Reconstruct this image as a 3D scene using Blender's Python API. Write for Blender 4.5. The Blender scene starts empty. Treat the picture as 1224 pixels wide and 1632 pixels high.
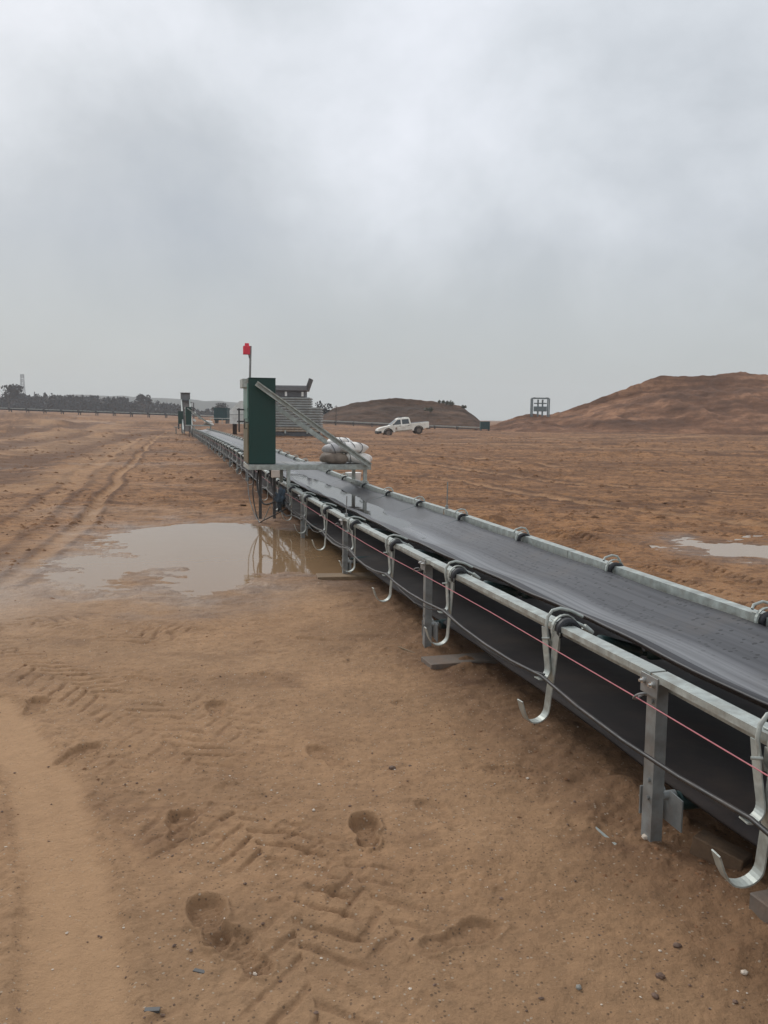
import bpy, bmesh, math, random
import numpy as np
from mathutils import Vector, Matrix
random.seed(7); rng = np.random.default_rng(11)
C = bpy.context.scene
COL = C.collection
R = math.radians

# ------------------------------------------------------------------ camera
CAMH, FPX, W0, H0 = 1.6, 1370.0, 1224, 1632
PITCH = math.atan((816 - 666) / FPX); ROLL = R(0.7)
fw = Vector((0, math.cos(PITCH), -math.sin(PITCH)))
up0 = Vector((0, math.sin(PITCH), math.cos(PITCH))); r0 = Vector((1, 0, 0))
CR = r0 * math.cos(ROLL) + up0 * math.sin(ROLL)
CU = -r0 * math.sin(ROLL) + up0 * math.cos(ROLL)
cd = bpy.data.cameras.new('camera'); cam = bpy.data.objects.new('camera', cd); COL.objects.link(cam)
cd.sensor_fit = 'VERTICAL'; cd.sensor_height = 36; cd.lens = FPX / H0 * 36
cd.clip_start = 0.05; cd.clip_end = 5000
m = Matrix((CR, CU, -fw)).transposed().to_4x4(); m.translation = (0, 0, CAMH); cam.matrix_world = m
C.camera = cam

def at_z(x, y, z=0.0):                       # a photo measurement as a point on a level plane
    d = fw + CR * ((x - 612) / FPX) - CU * ((y - 816) / FPX)
    t = (z - CAMH) / d.z
    return (d.x * t, d.y * t)

# ------------------------------------------------------------------ conveyor frame: x across, y along
AZ = R(14.0)
ux, uy = -math.sin(AZ), math.cos(AZ); vx, vy = math.cos(AZ), math.sin(AZ)
VC = 2.31
ROOT0 = (VC * vx, VC * vy, 0)
def wpt(v, u, z): return Vector((v * vx + u * ux, v * vy + u * uy, z))
ZN = ([-6, 2.3, 4.5, 6, 9, 14.5, 19, 24, 30, 45, 60, 72], [.69, .67, .65, .61, .565, .545, .62, .67, .68, .66, .60, .54])
ZF = ([-6, 4.0, 8.5, 12.5, 19, 24, 30, 45, 60, 72], [.65, .645, .64, .60, .64, .68, .69, .67, .61, .55])
zn = lambda u: float(np.interp(u, *ZN)); zf = lambda u: float(np.interp(u, *ZF))
def zl(v, u):
    t = (v - 1.73) / 1.17
    return zn(u) * (1 - t) + zf(u) * t

# ------------------------------------------------------------------ noise in numpy
def _h(ix, iy, s):
    n = (ix.astype(np.int64) * 374761393 + iy.astype(np.int64) * 668265263 + s * 1442695041) & 0xffffffff
    n = ((n ^ (n >> 13)) * 1274126177) & 0xffffffff
    return ((n ^ (n >> 16)) & 0xffff) / 65535.0 * 2 - 1
def vnoise(x, y, s=0):
    ix = np.floor(x); iy = np.floor(y); fx = x - ix; fy = y - iy
    fx = fx * fx * fx * (fx * (fx * 6 - 15) + 10); fy = fy * fy * fy * (fy * (fy * 6 - 15) + 10)
    a = _h(ix, iy, s); b = _h(ix + 1, iy, s); c = _h(ix, iy + 1, s); d = _h(ix + 1, iy + 1, s)
    return (a * (1 - fx) + b * fx) * (1 - fy) + (c * (1 - fx) + d * fx) * fy
def fbm(x, y, s=0, o=4, g=.5):
    t = 0; a = 1; n = 0
    for k in range(o):
        c, q = math.cos(.6 * k + .3), math.sin(.6 * k + .3)
        t = t + a * vnoise((x * c - y * q) * 2 ** k, (x * q + y * c) * 2 ** k, s + k * 17); n += a; a *= g
    return t / n
def sstep(a, b, x):
    t = np.clip((x - a) / (b - a), 0, 1); return t * t * (3 - 2 * t)
def seg_dist(X, Y, pts):
    D = np.full(X.shape, 1e9); S = np.zeros(X.shape); SG = np.zeros(X.shape); acc = 0
    for (ax, ay), (bx, by) in zip(pts[:-1], pts[1:]):
        dx, dy = bx - ax, by - ay; L = math.hypot(dx, dy)
        t = np.clip(((X - ax) * dx + (Y - ay) * dy) / (L * L), 0, 1)
        d = np.hypot(X - ax - t * dx, Y - ay - t * dy)
        sg = ((X - ax) * dy - (Y - ay) * dx) / L
        m = d < D
        D[m] = d[m]; S[m] = (acc + t * L)[m]; SG[m] = np.sign(sg)[m]; acc += L
    return D, S, SG
def poly_sd(X, Y, pts):
    D, _, _ = seg_dist(X, Y, pts + [pts[0]])
    ins = np.zeros(X.shape, bool)
    for (ax, ay), (bx, by) in zip(pts, pts[1:] + [pts[0]]):
        if ay == by: continue
        c = ((ay > Y) != (by > Y)) & (X < (bx - ax) * (Y - ay) / (by - ay) + ax)
        ins ^= c
    return np.where(ins, -D, D)

WL, WR = -0.06, -0.012
PUD = [(-3.65, 11.07), (-3.75, 12.54), (-3.16, 13.36), (-2.29, 13.45), (-1.99, 12.9), (-1.5, 12.6), (-.6, 12.4), (.25, 11.0), (.45, 9.6), (.1, 8.95),
       (-0.6, 9.0), (-1.3, 8.9), (-1.42, 8.2), (-1.65, 7.7), (-1.95, 8.1), (-2.0, 8.9), (-2.18, 9.3), (-2.6, 9.2), (-2.72, 8.5), (-2.71, 7.9), (-2.98, 8.03), (-3.5, 9.3), (-3.49, 9.83), (-3.06, 10.09)]
PUD2 = [(3.77, 11.47), (4.27, 11.88), (4.44, 11.41), (5.4, 11.4), (7.0, 11.2), (7.0, 10.0), (5.6, 9.75), (4.51, 9.98), (3.98, 10.4), (3.89, 11.02)]
FOOT = [((57, 1122), 10, .9), ((125, 1200), -20, 1.), ((345, 1128), 15, .9), ((520, 1203), 35, .7), ((288, 1322), 10, 1.), ((583, 1332), 8, 1.5),
        ((335, 1482), 25, 1.2), ((385, 1530), 40, .9), ((735, 1500), -60, .7), ((820, 1230), 80, .5), ((700, 1300), 30, .5), ((505, 1010), 70, .6), ((430, 1075), 60, .6), ((660, 1120), 50, .4), ((230, 1080), 70, .6)]
def pp(l, z=0): return [at_z(a, b, z) for a, b in l]
RUTS = [(pp([(0, 925), (60, 882), (120, 830), (200, 755), (248, 703), (262, 690)]), .11, .045),
        (pp([(-120, 920), (0, 845), (90, 790), (180, 728), (225, 700)]), .2, .018),
        (pp([(-60, 770), (60, 733), (150, 706), (260, 690)]), .9, .05),
        (pp([(-60, 722), (70, 703), (170, 690)]), 1.0, .07),
        (pp([(-60, 700), (60, 690), (160, 682)]), 1.5, .12),
        (pp([(640, 720), (900, 745), (1400, 770)]), .25, .03), (pp([(640, 735), (900, 768), (1400, 800)]), .25, .03),
        (pp([(660, 705), (950, 715), (1400, 722)]), .4, .04), (pp([(700, 760), (950, 800), (1400, 860)]), .2, .025),
        (pp([(500, 700), (800, 700), (1400, 702)]), .6, .05)]
TREADS = [(pp([(540, 1760), (450, 1420), (330, 1230), (190, 1120), (30, 1050), (-120, 1010)]), .20, .014, 1.0),
          (pp([(330, 1760), (330, 1500), (300, 1330), (180, 1210), (20, 1130), (-120, 1090)]), .16, .010, .8),
          (pp([(760, 1760), (640, 1500), (500, 1330), (420, 1200), (330, 1110)]), .14, .010, .7),
          (pp([(810, 820), (930, 880), (1100, 960), (1300, 1050)]), .2, .035, 1.0),
          (pp([(620, 735), (800, 790), (960, 850), (1300, 960)]), .2, .04, 1.0),
          (pp([(660, 720), (900, 770), (1300, 840)]), .2, .05, 1.0),
          (pp([(700, 770), (860, 830), (1000, 890), (1300, 1010)]), .2, .04, 1.0),
          (pp([(-60, 1010), (60, 985), (150, 985), (230, 1010)]), .25, .015, 1.0),
          (pp([(-60, 1045), (60, 1010), (190, 1000), (330, 985)]), .2, .016, .9)]
SMOOTH = (pp([(-20, 1120), (70, 1250), (110, 1420), (120, 1640), (120, 1800)]), .13)
CG = ([-6, 2.8, 5.7, 8.7, 11.7, 16, 22, 45, 60, 72, 90], [.02, .02, -.03, -.07, -.05, -.03, .05, .04, -.01, -.06, -.03])

def coarse(X, Y):
    """broad form of the ground"""
    z = 1.9 * np.clip(3 - X, 0, 120) / 70 * sstep(55, 150, Y) * (1 - .35 * sstep(160, 300, Y))
    u = X * ux + Y * uy; v = X * vx + Y * vy
    z = z + np.interp(u, *CG) * np.exp(-((v - 2) / 5.) ** 2)
    z = z + .05 * fbm(X / 9., Y / 9., 3, 3) * sstep(8, 25, np.hypot(X, Y))
    z = z + .42 * np.exp(-((X - 4.6) / 2.2) ** 2 - ((Y - 87) / 4.) ** 2)
    for (hx, hy, sx, sy, h) in ((-30, 70, 6, 3, .5), (-22, 62, 5, 2.2, .35), (-38, 92, 8, 3, .7), (1.0, 86, 7, 5, -.42), (-24, 100, 9, 3, .6), (-14, 84, 5, 2.5, .4), (-46, 110, 9, 4, .9),
                               (1.6, 12.9, .35, .3, .16), (2.6, 12.0, .5, .35, .09), (3.4, 11.6, .7, .3, .07), (0.2, 15.5, .8, .6, .12), (12, 40, 5, 1.2, .18), (20, 55, 9, 2, .25), (30, 75, 12, 2.5, .35)):
        z = z + h * np.exp(-((X - hx) / sx) ** 2 - ((Y - hy) / sy) ** 2)
    return z

def ground_full(X, Y):
    r = np.hypot(X, Y)
    z = coarse(X, Y)
    u = X * ux + Y * uy; v = X * vx + Y * vy
    near = sstep(9, 5, r)
    right = sstep(2.8, 3.4, v)
    rough = np.clip(.35 + .65 * sstep(10, 14, Y) + .55 * right, 0, 1.3)
    # trodden sand: soft hummocks, clods
    clod = fbm(X / .35, Y / .3, 21, 4, .55)
    z = z + .012 * (.4 + rough) * clod + .05 * rough * np.maximum(fbm(X / .9, Y / .7, 31, 5, .65) - .02, 0)
    z = z + sstep(9, 14, r) * .05 * np.maximum(fbm(X / .45, Y / .35, 33, 4, .65), 0) + sstep(18, 30, r) * .10 * np.maximum(fbm(X / 1.6, Y / .8, 35, 4, .65), 0)
    z = z + .022 * fbm(X / 1.6, Y / 1.2, 41, 3) * (.5 + .5 * rough)
    z = z + .0065 * fbm(X / .06, Y / .06, 51, 4, .65) * sstep(16, 6, r)
    mask = sstep(-.15, .35, fbm(X / .8, Y / .8, 61, 3))
    z = z + .016 * mask * np.maximum(fbm(X / .05, Y / .045, 71, 3), .08) * sstep(14, 5, r)
    # churned ground under the belt
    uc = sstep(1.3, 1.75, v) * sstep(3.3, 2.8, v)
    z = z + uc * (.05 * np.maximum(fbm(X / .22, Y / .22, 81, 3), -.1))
    lineR = sstep(16, 40, r) * (.045 * fbm(X / 6., Y / .9, 91, 4, .6))
    z = z + lineR
    z = z + sstep(40, 90, r) * .10 * fbm(X / 14., Y / 2.5, 95, 3)
    dark = np.zeros(X.shape); wet = np.zeros(X.shape); pale = np.zeros(X.shape)
    for pts, w, dep in RUTS:
        D, S, SG = seg_dist(X, Y, pts)
        D = np.abs(D * SG + .35 * fbm(S / 6., S * 0 + 3.3, 49, 3) * sstep(6, 14, r)); q = D / w
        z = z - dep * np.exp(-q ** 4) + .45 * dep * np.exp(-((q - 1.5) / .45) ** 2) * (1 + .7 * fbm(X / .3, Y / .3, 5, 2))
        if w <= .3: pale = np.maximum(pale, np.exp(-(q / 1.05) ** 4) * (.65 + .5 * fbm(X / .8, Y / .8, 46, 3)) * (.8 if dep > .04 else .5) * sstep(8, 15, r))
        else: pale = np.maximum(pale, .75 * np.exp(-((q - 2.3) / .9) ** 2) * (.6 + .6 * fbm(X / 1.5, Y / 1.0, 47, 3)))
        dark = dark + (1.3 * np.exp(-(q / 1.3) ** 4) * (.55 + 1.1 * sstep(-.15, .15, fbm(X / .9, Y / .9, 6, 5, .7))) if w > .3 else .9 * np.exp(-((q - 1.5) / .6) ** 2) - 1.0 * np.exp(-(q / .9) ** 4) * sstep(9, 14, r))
    for pts, w, dep, a in TREADS:
        D, S, SG = seg_dist(X, Y, pts)
        inside = sstep(w * 1.15, w * .9, D)
        ph = (S + .05 * fbm(X / .25, Y / .25, 48, 3) + D * .9 + np.where(SG > 0, .065, 0)) / .13
        t = np.abs((ph % 1) - .5) * 2
        lug = 1 - .9 * sstep(.62, .9, t)
        fade = np.clip(.5 + 1.6 * fbm(X / .4, Y / .4, 7, 4, .6), 0.0, 1) * a
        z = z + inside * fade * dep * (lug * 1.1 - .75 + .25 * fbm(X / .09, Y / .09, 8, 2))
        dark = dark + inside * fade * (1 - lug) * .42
    D, S, SG = seg_dist(X, Y, SMOOTH[0]); k = sstep(SMOOTH[1] * 1.3, SMOOTH[1] * .7, D + .02 * fbm(X / .2, Y / .2, 44, 2))
    z = z * (1 - .8 * k) + k * .8 * (coarse(X, Y) - .012 + .004 * np.cos(D / .055 * math.pi)) + .010 * np.exp(-((D / SMOOTH[1] - 1.35) / .25) ** 2)
    dark = dark - .5 * k; pale = np.maximum(pale, .75 * k)
    for (px, py), rot, a in FOOT:
        fx, fy = at_z(px, py)
        box = (np.abs(X - fx) < .35) & (np.abs(Y - fy) < .35)
        if not box.any(): continue
        x = X[box] - fx; y = Y[box] - fy; c, s = math.cos(R(rot)), math.sin(R(rot))
        lx = x * c + y * s; ly = -x * s + y * c
        ball = np.hypot(lx / .052, (ly - .055) / .085); heel = np.hypot(lx / .04, (ly + .095) / .048); arch = np.hypot(lx / .033, (ly + .03) / .07)
        e = np.minimum(np.minimum(ball, heel), arch + .1)
        e = e + .18 * fbm(x / .05, y / .05, 3, 2)
        pit = sstep(1.2, .78, e)
        ridge = np.exp(-((e - 1.28) / .16) ** 2)
        tread = .0028 * np.sign(np.sin(ly * 2 * math.pi / .026)) * pit
        dz = a * (-.017 * pit * (1 + .35 * np.clip(ly / .1, -1, 1)) + .008 * ridge + tread * .8)
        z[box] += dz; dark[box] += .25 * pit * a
    # puddles: a shallow basin with a ragged shore
    for pts, wl, reach in ((PUD, WL, 1.6), (PUD2, WR, .9)):
        cxp = sum(p[0] for p in pts) / len(pts); cyp = sum(p[1] for p in pts) / len(pts)
        box = (np.abs(X - cxp) < 7) & (np.abs(Y - cyp) < 8)
        if not box.any(): continue
        x = X[box]; y = Y[box]
        sd = poly_sd(x, y, pts) + .42 * fbm(x / .75, y / .5, 15, 5, .65) + .02
        tgt = wl + np.where(sd > 0, np.clip(sd * .022, 0, .06), np.clip(sd * .09, -.06, 0)) + .026 * fbm(x / .32, y / .2, 16, 5, .65) * sstep(-.7, -.1, sd) + .003
        wgt = sstep(reach, .15, sd)
        z[box] = z[box] * (1 - wgt) + tgt * wgt
        wt = sstep(reach * .85, .0, sd) * np.clip(.75 + .9 * fbm(x / .5, y / .4, 18, 3), 0, 1)
        wet[box] = np.maximum(wet[box], wt); dark[box] = dark[box] * (1 - .5 * wt) + .62 * wt * sstep(-.2, .15, fbm(x / .25, y / .18, 20, 4, .65) + .1)
    wet = np.maximum(wet, .35 * sstep(.25, .6, fbm(X / 3.5, Y / 1.6, 19, 3)) * sstep(7, 12, Y) * sstep(60, 25, Y) * (1 - right))
    wet = np.maximum(wet, .9 * np.exp(-((X + 3.9) / 1.3) ** 2 - ((Y - 7.6) / 1.4) ** 2))
    wet = np.maximum(wet, .3 * sstep(.3, .6, fbm(X / 8., Y / 4., 29, 2)) * sstep(40, 55, Y) * sstep(3, -8, X))
    red = np.clip(.12 + .75 * sstep(6.5, 13, Y + 1.5 * fbm(X / 2, Y / 2, 9, 2)) + .5 * right + .25 * fbm(X / 3., Y / 1.6, 10, 4), 0, 1)
    mid = sstep(8, 13, r)
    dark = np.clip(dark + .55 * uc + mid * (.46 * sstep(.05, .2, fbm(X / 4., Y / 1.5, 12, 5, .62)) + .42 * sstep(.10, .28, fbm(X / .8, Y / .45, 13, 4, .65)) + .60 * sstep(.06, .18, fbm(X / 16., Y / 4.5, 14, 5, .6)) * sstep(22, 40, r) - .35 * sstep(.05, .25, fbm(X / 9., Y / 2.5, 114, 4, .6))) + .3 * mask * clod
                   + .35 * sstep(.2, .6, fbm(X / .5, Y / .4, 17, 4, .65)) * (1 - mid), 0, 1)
    return z, red, wet, dark, np.clip(pale, 0, 1)

# ------------------------------------------------------------------ materials
def N(nt, t, **k):
    n = nt.nodes.new(t)
    for a, b in k.items():
        if a.startswith('i_'):
            n.inputs[a[2:].replace('_', ' ')].default_value = b
        else: setattr(n, a, b)
    return n
MATS = {}
def ramp(nt, fac, stops):
    r = N(nt, 'ShaderNodeValToRGB'); e = r.color_ramp.elements
    while len(e) < len(stops): e.new(.5)
    for k, (p, c) in enumerate(stops):
        e[k].position = p; e[k].color = (*c, 1) if len(c) == 3 else c
    nt.links.new(fac, r.inputs[0]); return r.outputs[0]
def mixc(nt, f, a, b, mode='MIX'):
    x = N(nt, 'ShaderNodeMix', data_type='RGBA', blend_type=mode)
    for k, v in ((0, f), (6, a), (7, b)):
        if hasattr(v, 'is_output'): nt.links.new(v, x.inputs[k])
        elif k == 0: x.inputs[0].default_value = v
        else: x.inputs[k].default_value = (*v, 1)
    return x.outputs[2]
def math_(nt, op, a, b=0.0, c=None):
    x = N(nt, 'ShaderNodeMath', operation=op)
    for k, v in enumerate((a, b) if c is None else (a, b, c)):
        if hasattr(v, 'is_output'): nt.links.new(v, x.inputs[k])
        else: x.inputs[k].default_value = v
    return x.outputs[0]
def newmat(name):
    mt = bpy.data.materials.new(name); mt.use_nodes = True; nt = mt.node_tree
    b = nt.nodes['Principled BSDF']; MATS[name] = mt
    return mt, nt, b
def simple(name, col, rough=.6, metal=0., var=.25, scale=6., bump=.0, bscale=60., dirt=None, dscale=3., damt=.5, spec=.5):
    mt, nt, b = newmat(name)
    tc = N(nt, 'ShaderNodeTexCoord')
    n1 = N(nt, 'ShaderNodeTexNoise', i_Scale=scale, i_Detail=6.0, i_Roughness=.6); nt.links.new(tc.outputs['Object'], n1.inputs['Vector'])
    c = ramp(nt, n1.outputs[0], [(.3, tuple(x * (1 - var) for x in col)), (.7, tuple(min(1, x * (1 + var)) for x in col))])
    if dirt:
        n2 = N(nt, 'ShaderNodeTexNoise', i_Scale=dscale, i_Detail=8.0, i_Roughness=.7); nt.links.new(tc.outputs['Object'], n2.inputs['Vector'])
        f = ramp(nt, n2.outputs[0], [(.45, (0, 0, 0)), (.72, (damt,) * 3)])
        c = mixc(nt, f, c, dirt)
    nt.links.new(c, b.inputs['Base Color'])
    rr = ramp(nt, n1.outputs[0], [(.3, (max(0, rough - .1),) * 3), (.7, (min(1, rough + .12),) * 3)]); nt.links.new(rr, b.inputs['Roughness'])
    b.inputs['Metallic'].default_value = metal; b.inputs['Specular IOR Level'].default_value = spec
    if bump:
        n3 = N(nt, 'ShaderNodeTexNoise', i_Scale=bscale, i_Detail=5.0); nt.links.new(tc.outputs['Object'], n3.inputs['Vector'])
        bp = N(nt, 'ShaderNodeBump', i_Strength=1.0, i_Distance=bump); nt.links.new(n3.outputs[0], bp.inputs['Height']); nt.links.new(bp.outputs[0], b.inputs['Normal'])
    return mt
MUD = (.17, .10, .062)
simple('galvanised', (.41, .445, .415), .48, .30, .3, 14, .0008, 120, dirt=(.20, .15, .10), dscale=15, damt=.5)
simple('galvanised_dull', (.27, .285, .28), .5, .35, .25, 10, .0008, 90, dirt=MUD, dscale=6, damt=.55)
simple('steel_dark', (.10, .105, .11), .5, .4, .3, 8, dirt=MUD, damt=.4)
simple('bolt_zinc', (.6, .6, .58), .25, .9, .1)
simple('rubber', (.018, .019, .022), .55, 0, .3, 12, .0006, 200)
simple('roller_green', (.018, .045, .045), .4, 0, .3, 9, dirt=(.06, .07, .065), damt=.6)
simple('cabinet_green', (.0075, .047, .038), .45, 0, .14, 2.5, .0006, 40, dirt=(.02, .04, .034), dscale=2, damt=.25)
simple('cabinet_edge', (.16, .145, .09), .5, .1, .3, 5, dirt=MUD, damt=.5)
simple('cabinet_seam', (.13, .25, .21), .35, .1, .3, 6)
simple('cable_black', (.022, .022, .023), .5, 0, .2, 20, dirt=(.12, .09, .07), dscale=9, damt=.4)
simple('cord_pink', (.50, .17, .19), .7, 0, .2, 40)
simple('beacon_red', (.75, .05, .085), .45, 0, .15, 9)
simple('bag_white', (.88, .86, .82), .7, 0, .12, 8, .006, 35, dirt=(.36, .28, .21), dscale=4, damt=.7)
simple('bag_dirty', (.24, .19, .15), .8, 0, .35, 7, .005, 30, dirt=(.30, .27, .23), dscale=6, damt=.5)
simple('bag_grey', (.55, .54, .54), .7, 0, .25, 8, .004, 35, dirt=(.2, .15, .11), dscale=5, damt=.7)
simple('strap_grey', (.10, .11, .12), .6)
simple('paint_white', (.88, .86, .77), .35, 0, .08, 3, dirt=(.42, .35, .26), dscale=2.2, damt=.5)
simple('paint_mud', (.32, .24, .17), .7, 0, .25, 5, dirt=(.6, .57, .5), dscale=3, damt=.5)
simple('tyre', (.035, .030, .027), .85, 0, .3, 9, .004, 60, dirt=(.16, .11, .08), dscale=6, damt=.7)
simple('rim', (.20, .16, .13), .6, .3, .3, 9)
simple('glass_dark', (.05, .065, .07), .08, 0, .2, 3)
simple('plastic_black', (.02, .02, .022), .6, 0, .3)
simple('lamp_glass', (.55, .55, .52), .15, 0, .1)
simple('lamp_red', (.30, .02, .02), .2, 0, .1)
simple('panel_grey', (.30, .315, .30), .55, .25, .3, 2.0, .002, 12, dirt=(.2, .15, .11), dscale=1.5, damt=.5)
simple('panel_dark', (.085, .088, .092), .6, .1, .3, 2.0)
simple('panel_lip', (.17, .175, .18), .6, .1, .2, 2.0)
simple('housing_white', (.80, .82, .78), .5, 0, .12, 2, dirt=(.3, .25, .2), damt=.4)
simple('container_teal', (.016, .062, .066), .55, 0, .2, 1.5)
simple('frame_grey', (.17, .21, .215), .55, .2, .2, 2)
simple('timber', (.26, .18, .105), .85, 0, .3, 10, .003, 50, dirt=(.12, .075, .05), dscale=5, damt=.7)
simple('timber_muddy', (.15, .095, .055), .9, 0, .35, 14, .004, 40, dirt=(.09, .055, .035), dscale=9, damt=.8)
simple('timber_grey', (.19, .155, .125), .85, 0, .3, 10, .003, 50, dirt=MUD, dscale=5, damt=.7)
simple('rag_blue', (.045, .065, .085), .9, 0, .4, 12, .006, 40)
simple('box_cream', (.55, .47, .40), .5, 0, .1)
simple('bark', (.09, .075, .062), .9, 0, .3, 8)
simple('foliage_dark', (.010, .013, .011), .8, 0, .35, .25)
simple('foliage_brown', (.03, .026, .02), .85, 0, .3, .3)
simple('scrub', (.085, .088, .05), .85, 0, .4, .8)
simple('pylon_steel', (.26, .28, .29), .6, .3, .1)
simple('stone_pale', (.62, .53, .43), .75, 0, .2, 15, .001, 80)
simple('stone_brown', (.16, .10, .07), .8, 0, .3, 15, .001, 80)
simple('stone_grey', (.27, .26, .23), .8, 0, .2, 15, .001, 80)
simple('plastic_scrap', (.06, .058, .055), .5, 0, .2)
simple('emblem_brown', (.22, .13, .08), .6)
simple('far_hill', (.10, .11, .095), .95, 0, .4, .012)

def soil_material(name, tan, red, darkc, use_attr=True):
    mt, nt, b = newmat(name)
    tc = N(nt, 'ShaderNodeTexCoord')
    def noise(s, d=6.0, r=.6, vec=None):
        n = N(nt, 'ShaderNodeTexNoise', i_Scale=s, i_Detail=d, i_Roughness=r); nt.links.new(vec or tc.outputs['Object'], n.inputs['Vector']); return n.outputs[0]
    at = N(nt, 'ShaderNodeAttribute', attribute_name='soil'); sp = N(nt, 'ShaderNodeSeparateColor'); nt.links.new(at.outputs['Color'], sp.inputs[0])
    a = mixc(nt, ramp(nt, noise(.9), [(.3, (0, 0, 0)), (.7, (1, 1, 1))]), tuple(x * .72 for x in tan), tuple(x * 1.1 for x in tan))
    c2 = mixc(nt, ramp(nt, noise(1.3), [(.3, (0, 0, 0)), (.7, (1, 1, 1))]), tuple(x * .78 for x in red), tuple(x * 1.14 for x in red))
    c = mixc(nt, sp.outputs[0], a, c2)
    c = mixc(nt, ramp(nt, noise(17., 8., .7), [(.42, (0, 0, 0)), (.75, (.65,) * 3)]), c, tuple(x * .55 for x in tan))
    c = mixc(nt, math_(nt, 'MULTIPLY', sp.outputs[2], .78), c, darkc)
    # damp clods and crumbs
    k1 = ramp(nt, noise(4.5, 10., .75), [(.49, (0, 0, 0)), (.56, (1, 1, 1))]); k2 = ramp(nt, noise(1.1, 10., .72), [(.49, (0, 0, 0)), (.58, (1, 1, 1))])
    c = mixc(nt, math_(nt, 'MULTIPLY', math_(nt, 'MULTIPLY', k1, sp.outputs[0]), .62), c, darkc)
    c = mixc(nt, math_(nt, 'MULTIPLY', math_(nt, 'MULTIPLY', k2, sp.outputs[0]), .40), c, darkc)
    k3 = ramp(nt, noise(26., 10., .75), [(.52, (0, 0, 0)), (.62, (1, 1, 1))]); c = mixc(nt, math_(nt, 'MULTIPLY', k3, .38), c, tuple(x * .45 for x in tan))
    # grit: fine pale and dark grains
    v = N(nt, 'ShaderNodeTexVoronoi', i_Scale=95.0); nt.links.new(tc.outputs['Object'], v.inputs['Vector'])
    vs = N(nt, 'ShaderNodeSeparateColor'); nt.links.new(v.outputs['Color'], vs.inputs[0])
    g1 = math_(nt, 'MULTIPLY', math_(nt, 'GREATER_THAN', vs.outputs[0], .965), math_(nt, 'LESS_THAN', v.outputs['Distance'], .42))
    g2 = math_(nt, 'MULTIPLY', math_(nt, 'LESS_THAN', vs.outputs[0], .07), math_(nt, 'LESS_THAN', v.outputs['Distance'], .40))
    c = mixc(nt, math_(nt, 'MULTIPLY', g1, .55), c, (.48, .40, .31)); c = mixc(nt, math_(nt, 'MULTIPLY', g2, .6), c, (.07, .048, .035))
    c = mixc(nt, math_(nt, 'MULTIPLY', sp.outputs[1], .35), c, (.20, .145, .105))
    c = mixc(nt, math_(nt, 'MULTIPLY', at.outputs['Alpha'], .8), c, tuple(x * 1.12 for x in tan))
    nt.links.new(c, b.inputs['Base Color'])
    rg = math_(nt, 'SUBTRACT', .88, math_(nt, 'MULTIPLY', sp.outputs[1], .46)); nt.links.new(rg, b.inputs['Roughness'])
    b.inputs['Specular IOR Level'].default_value = .22
    h = math_(nt, 'ADD', math_(nt, 'MULTIPLY', noise(60., 8., .7), .5), math_(nt, 'MULTIPLY', noise(9., 6., .65), 1.2))
    h = math_(nt, 'ADD', h, math_(nt, 'MULTIPLY', g1, .25))
    h = math_(nt, 'ADD', h, math_(nt, 'MULTIPLY', math_(nt, 'MULTIPLY', noise(2.2, 8., .68), sp.outputs[0]), 7.0))
    bp = N(nt, 'ShaderNodeBump', i_Strength=1.0, i_Distance=.016); nt.links.new(h, bp.inputs['Height']); nt.links.new(bp.outputs[0], b.inputs['Normal'])
    return mt
soil_material('soil', (.405, .248, .136), (.375, .185, .080), (.098, .046, .025))
def mound_material(name, c1, c2, c3):
    mt, nt, b = newmat(name)
    tc = N(nt, 'ShaderNodeTexCoord')
    mp = N(nt, 'ShaderNodeMapping'); mp.inputs['Rotation'].default_value = (0, R(-38), 0); mp.inputs['Scale'].default_value = (.06, .3, .5); nt.links.new(tc.outputs['Object'], mp.inputs[0])
    n = N(nt, 'ShaderNodeTexNoise', i_Scale=1.0, i_Detail=8.0, i_Roughness=.65); nt.links.new(mp.outputs[0], n.inputs['Vector'])
    n2 = N(nt, 'ShaderNodeTexNoise', i_Scale=.9, i_Detail=10.0, i_Roughness=.7); nt.links.new(tc.outputs['Object'], n2.inputs['Vector'])
    c = ramp(nt, n.outputs[0], [(.36, c1), (.5, c2), (.62, c3)])
    c = mixc(nt, ramp(nt, n2.outputs[0], [(.44, (0, 0, 0)), (.62, (.5,) * 3)]), c, c1)
    nt.links.new(c, b.inputs['Base Color']); b.inputs['Roughness'].default_value = .95; b.inputs['Specular IOR Level'].default_value = .2
    bp = N(nt, 'ShaderNodeBump', i_Strength=.8, i_Distance=.35); nt.links.new(n2.outputs[0], bp.inputs['Height']); nt.links.new(bp.outputs[0], b.inputs['Normal'])
mound_material('mound_red', (.105, .054, .033), (.205, .104, .06), (.37, .195, .11))
mound_material('mound_brown', (.045, .027, .017), (.085, .048, .029), (.14, .078, .045))

def water_material(name, col):
    mt, nt, b = newmat(name)
    b.inputs['Base Color'].default_value = (*col, 1); b.inputs['Roughness'].default_value = .04; b.inputs['IOR'].default_value = 1.33
    tc = N(nt, 'ShaderNodeTexCoord'); n = N(nt, 'ShaderNodeTexNoise', i_Scale=5.0, i_Detail=3.0); nt.links.new(tc.outputs['Object'], n.inputs['Vector'])
    bp = N(nt, 'ShaderNodeBump', i_Strength=.25, i_Distance=.004); nt.links.new(n.outputs[0], bp.inputs['Height']); nt.links.new(bp.outputs[0], b.inputs['Normal'])
water_material('muddy_water', (.30, .19, .103))
water_material('belt_pool', (.03, .03, .033))

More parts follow.
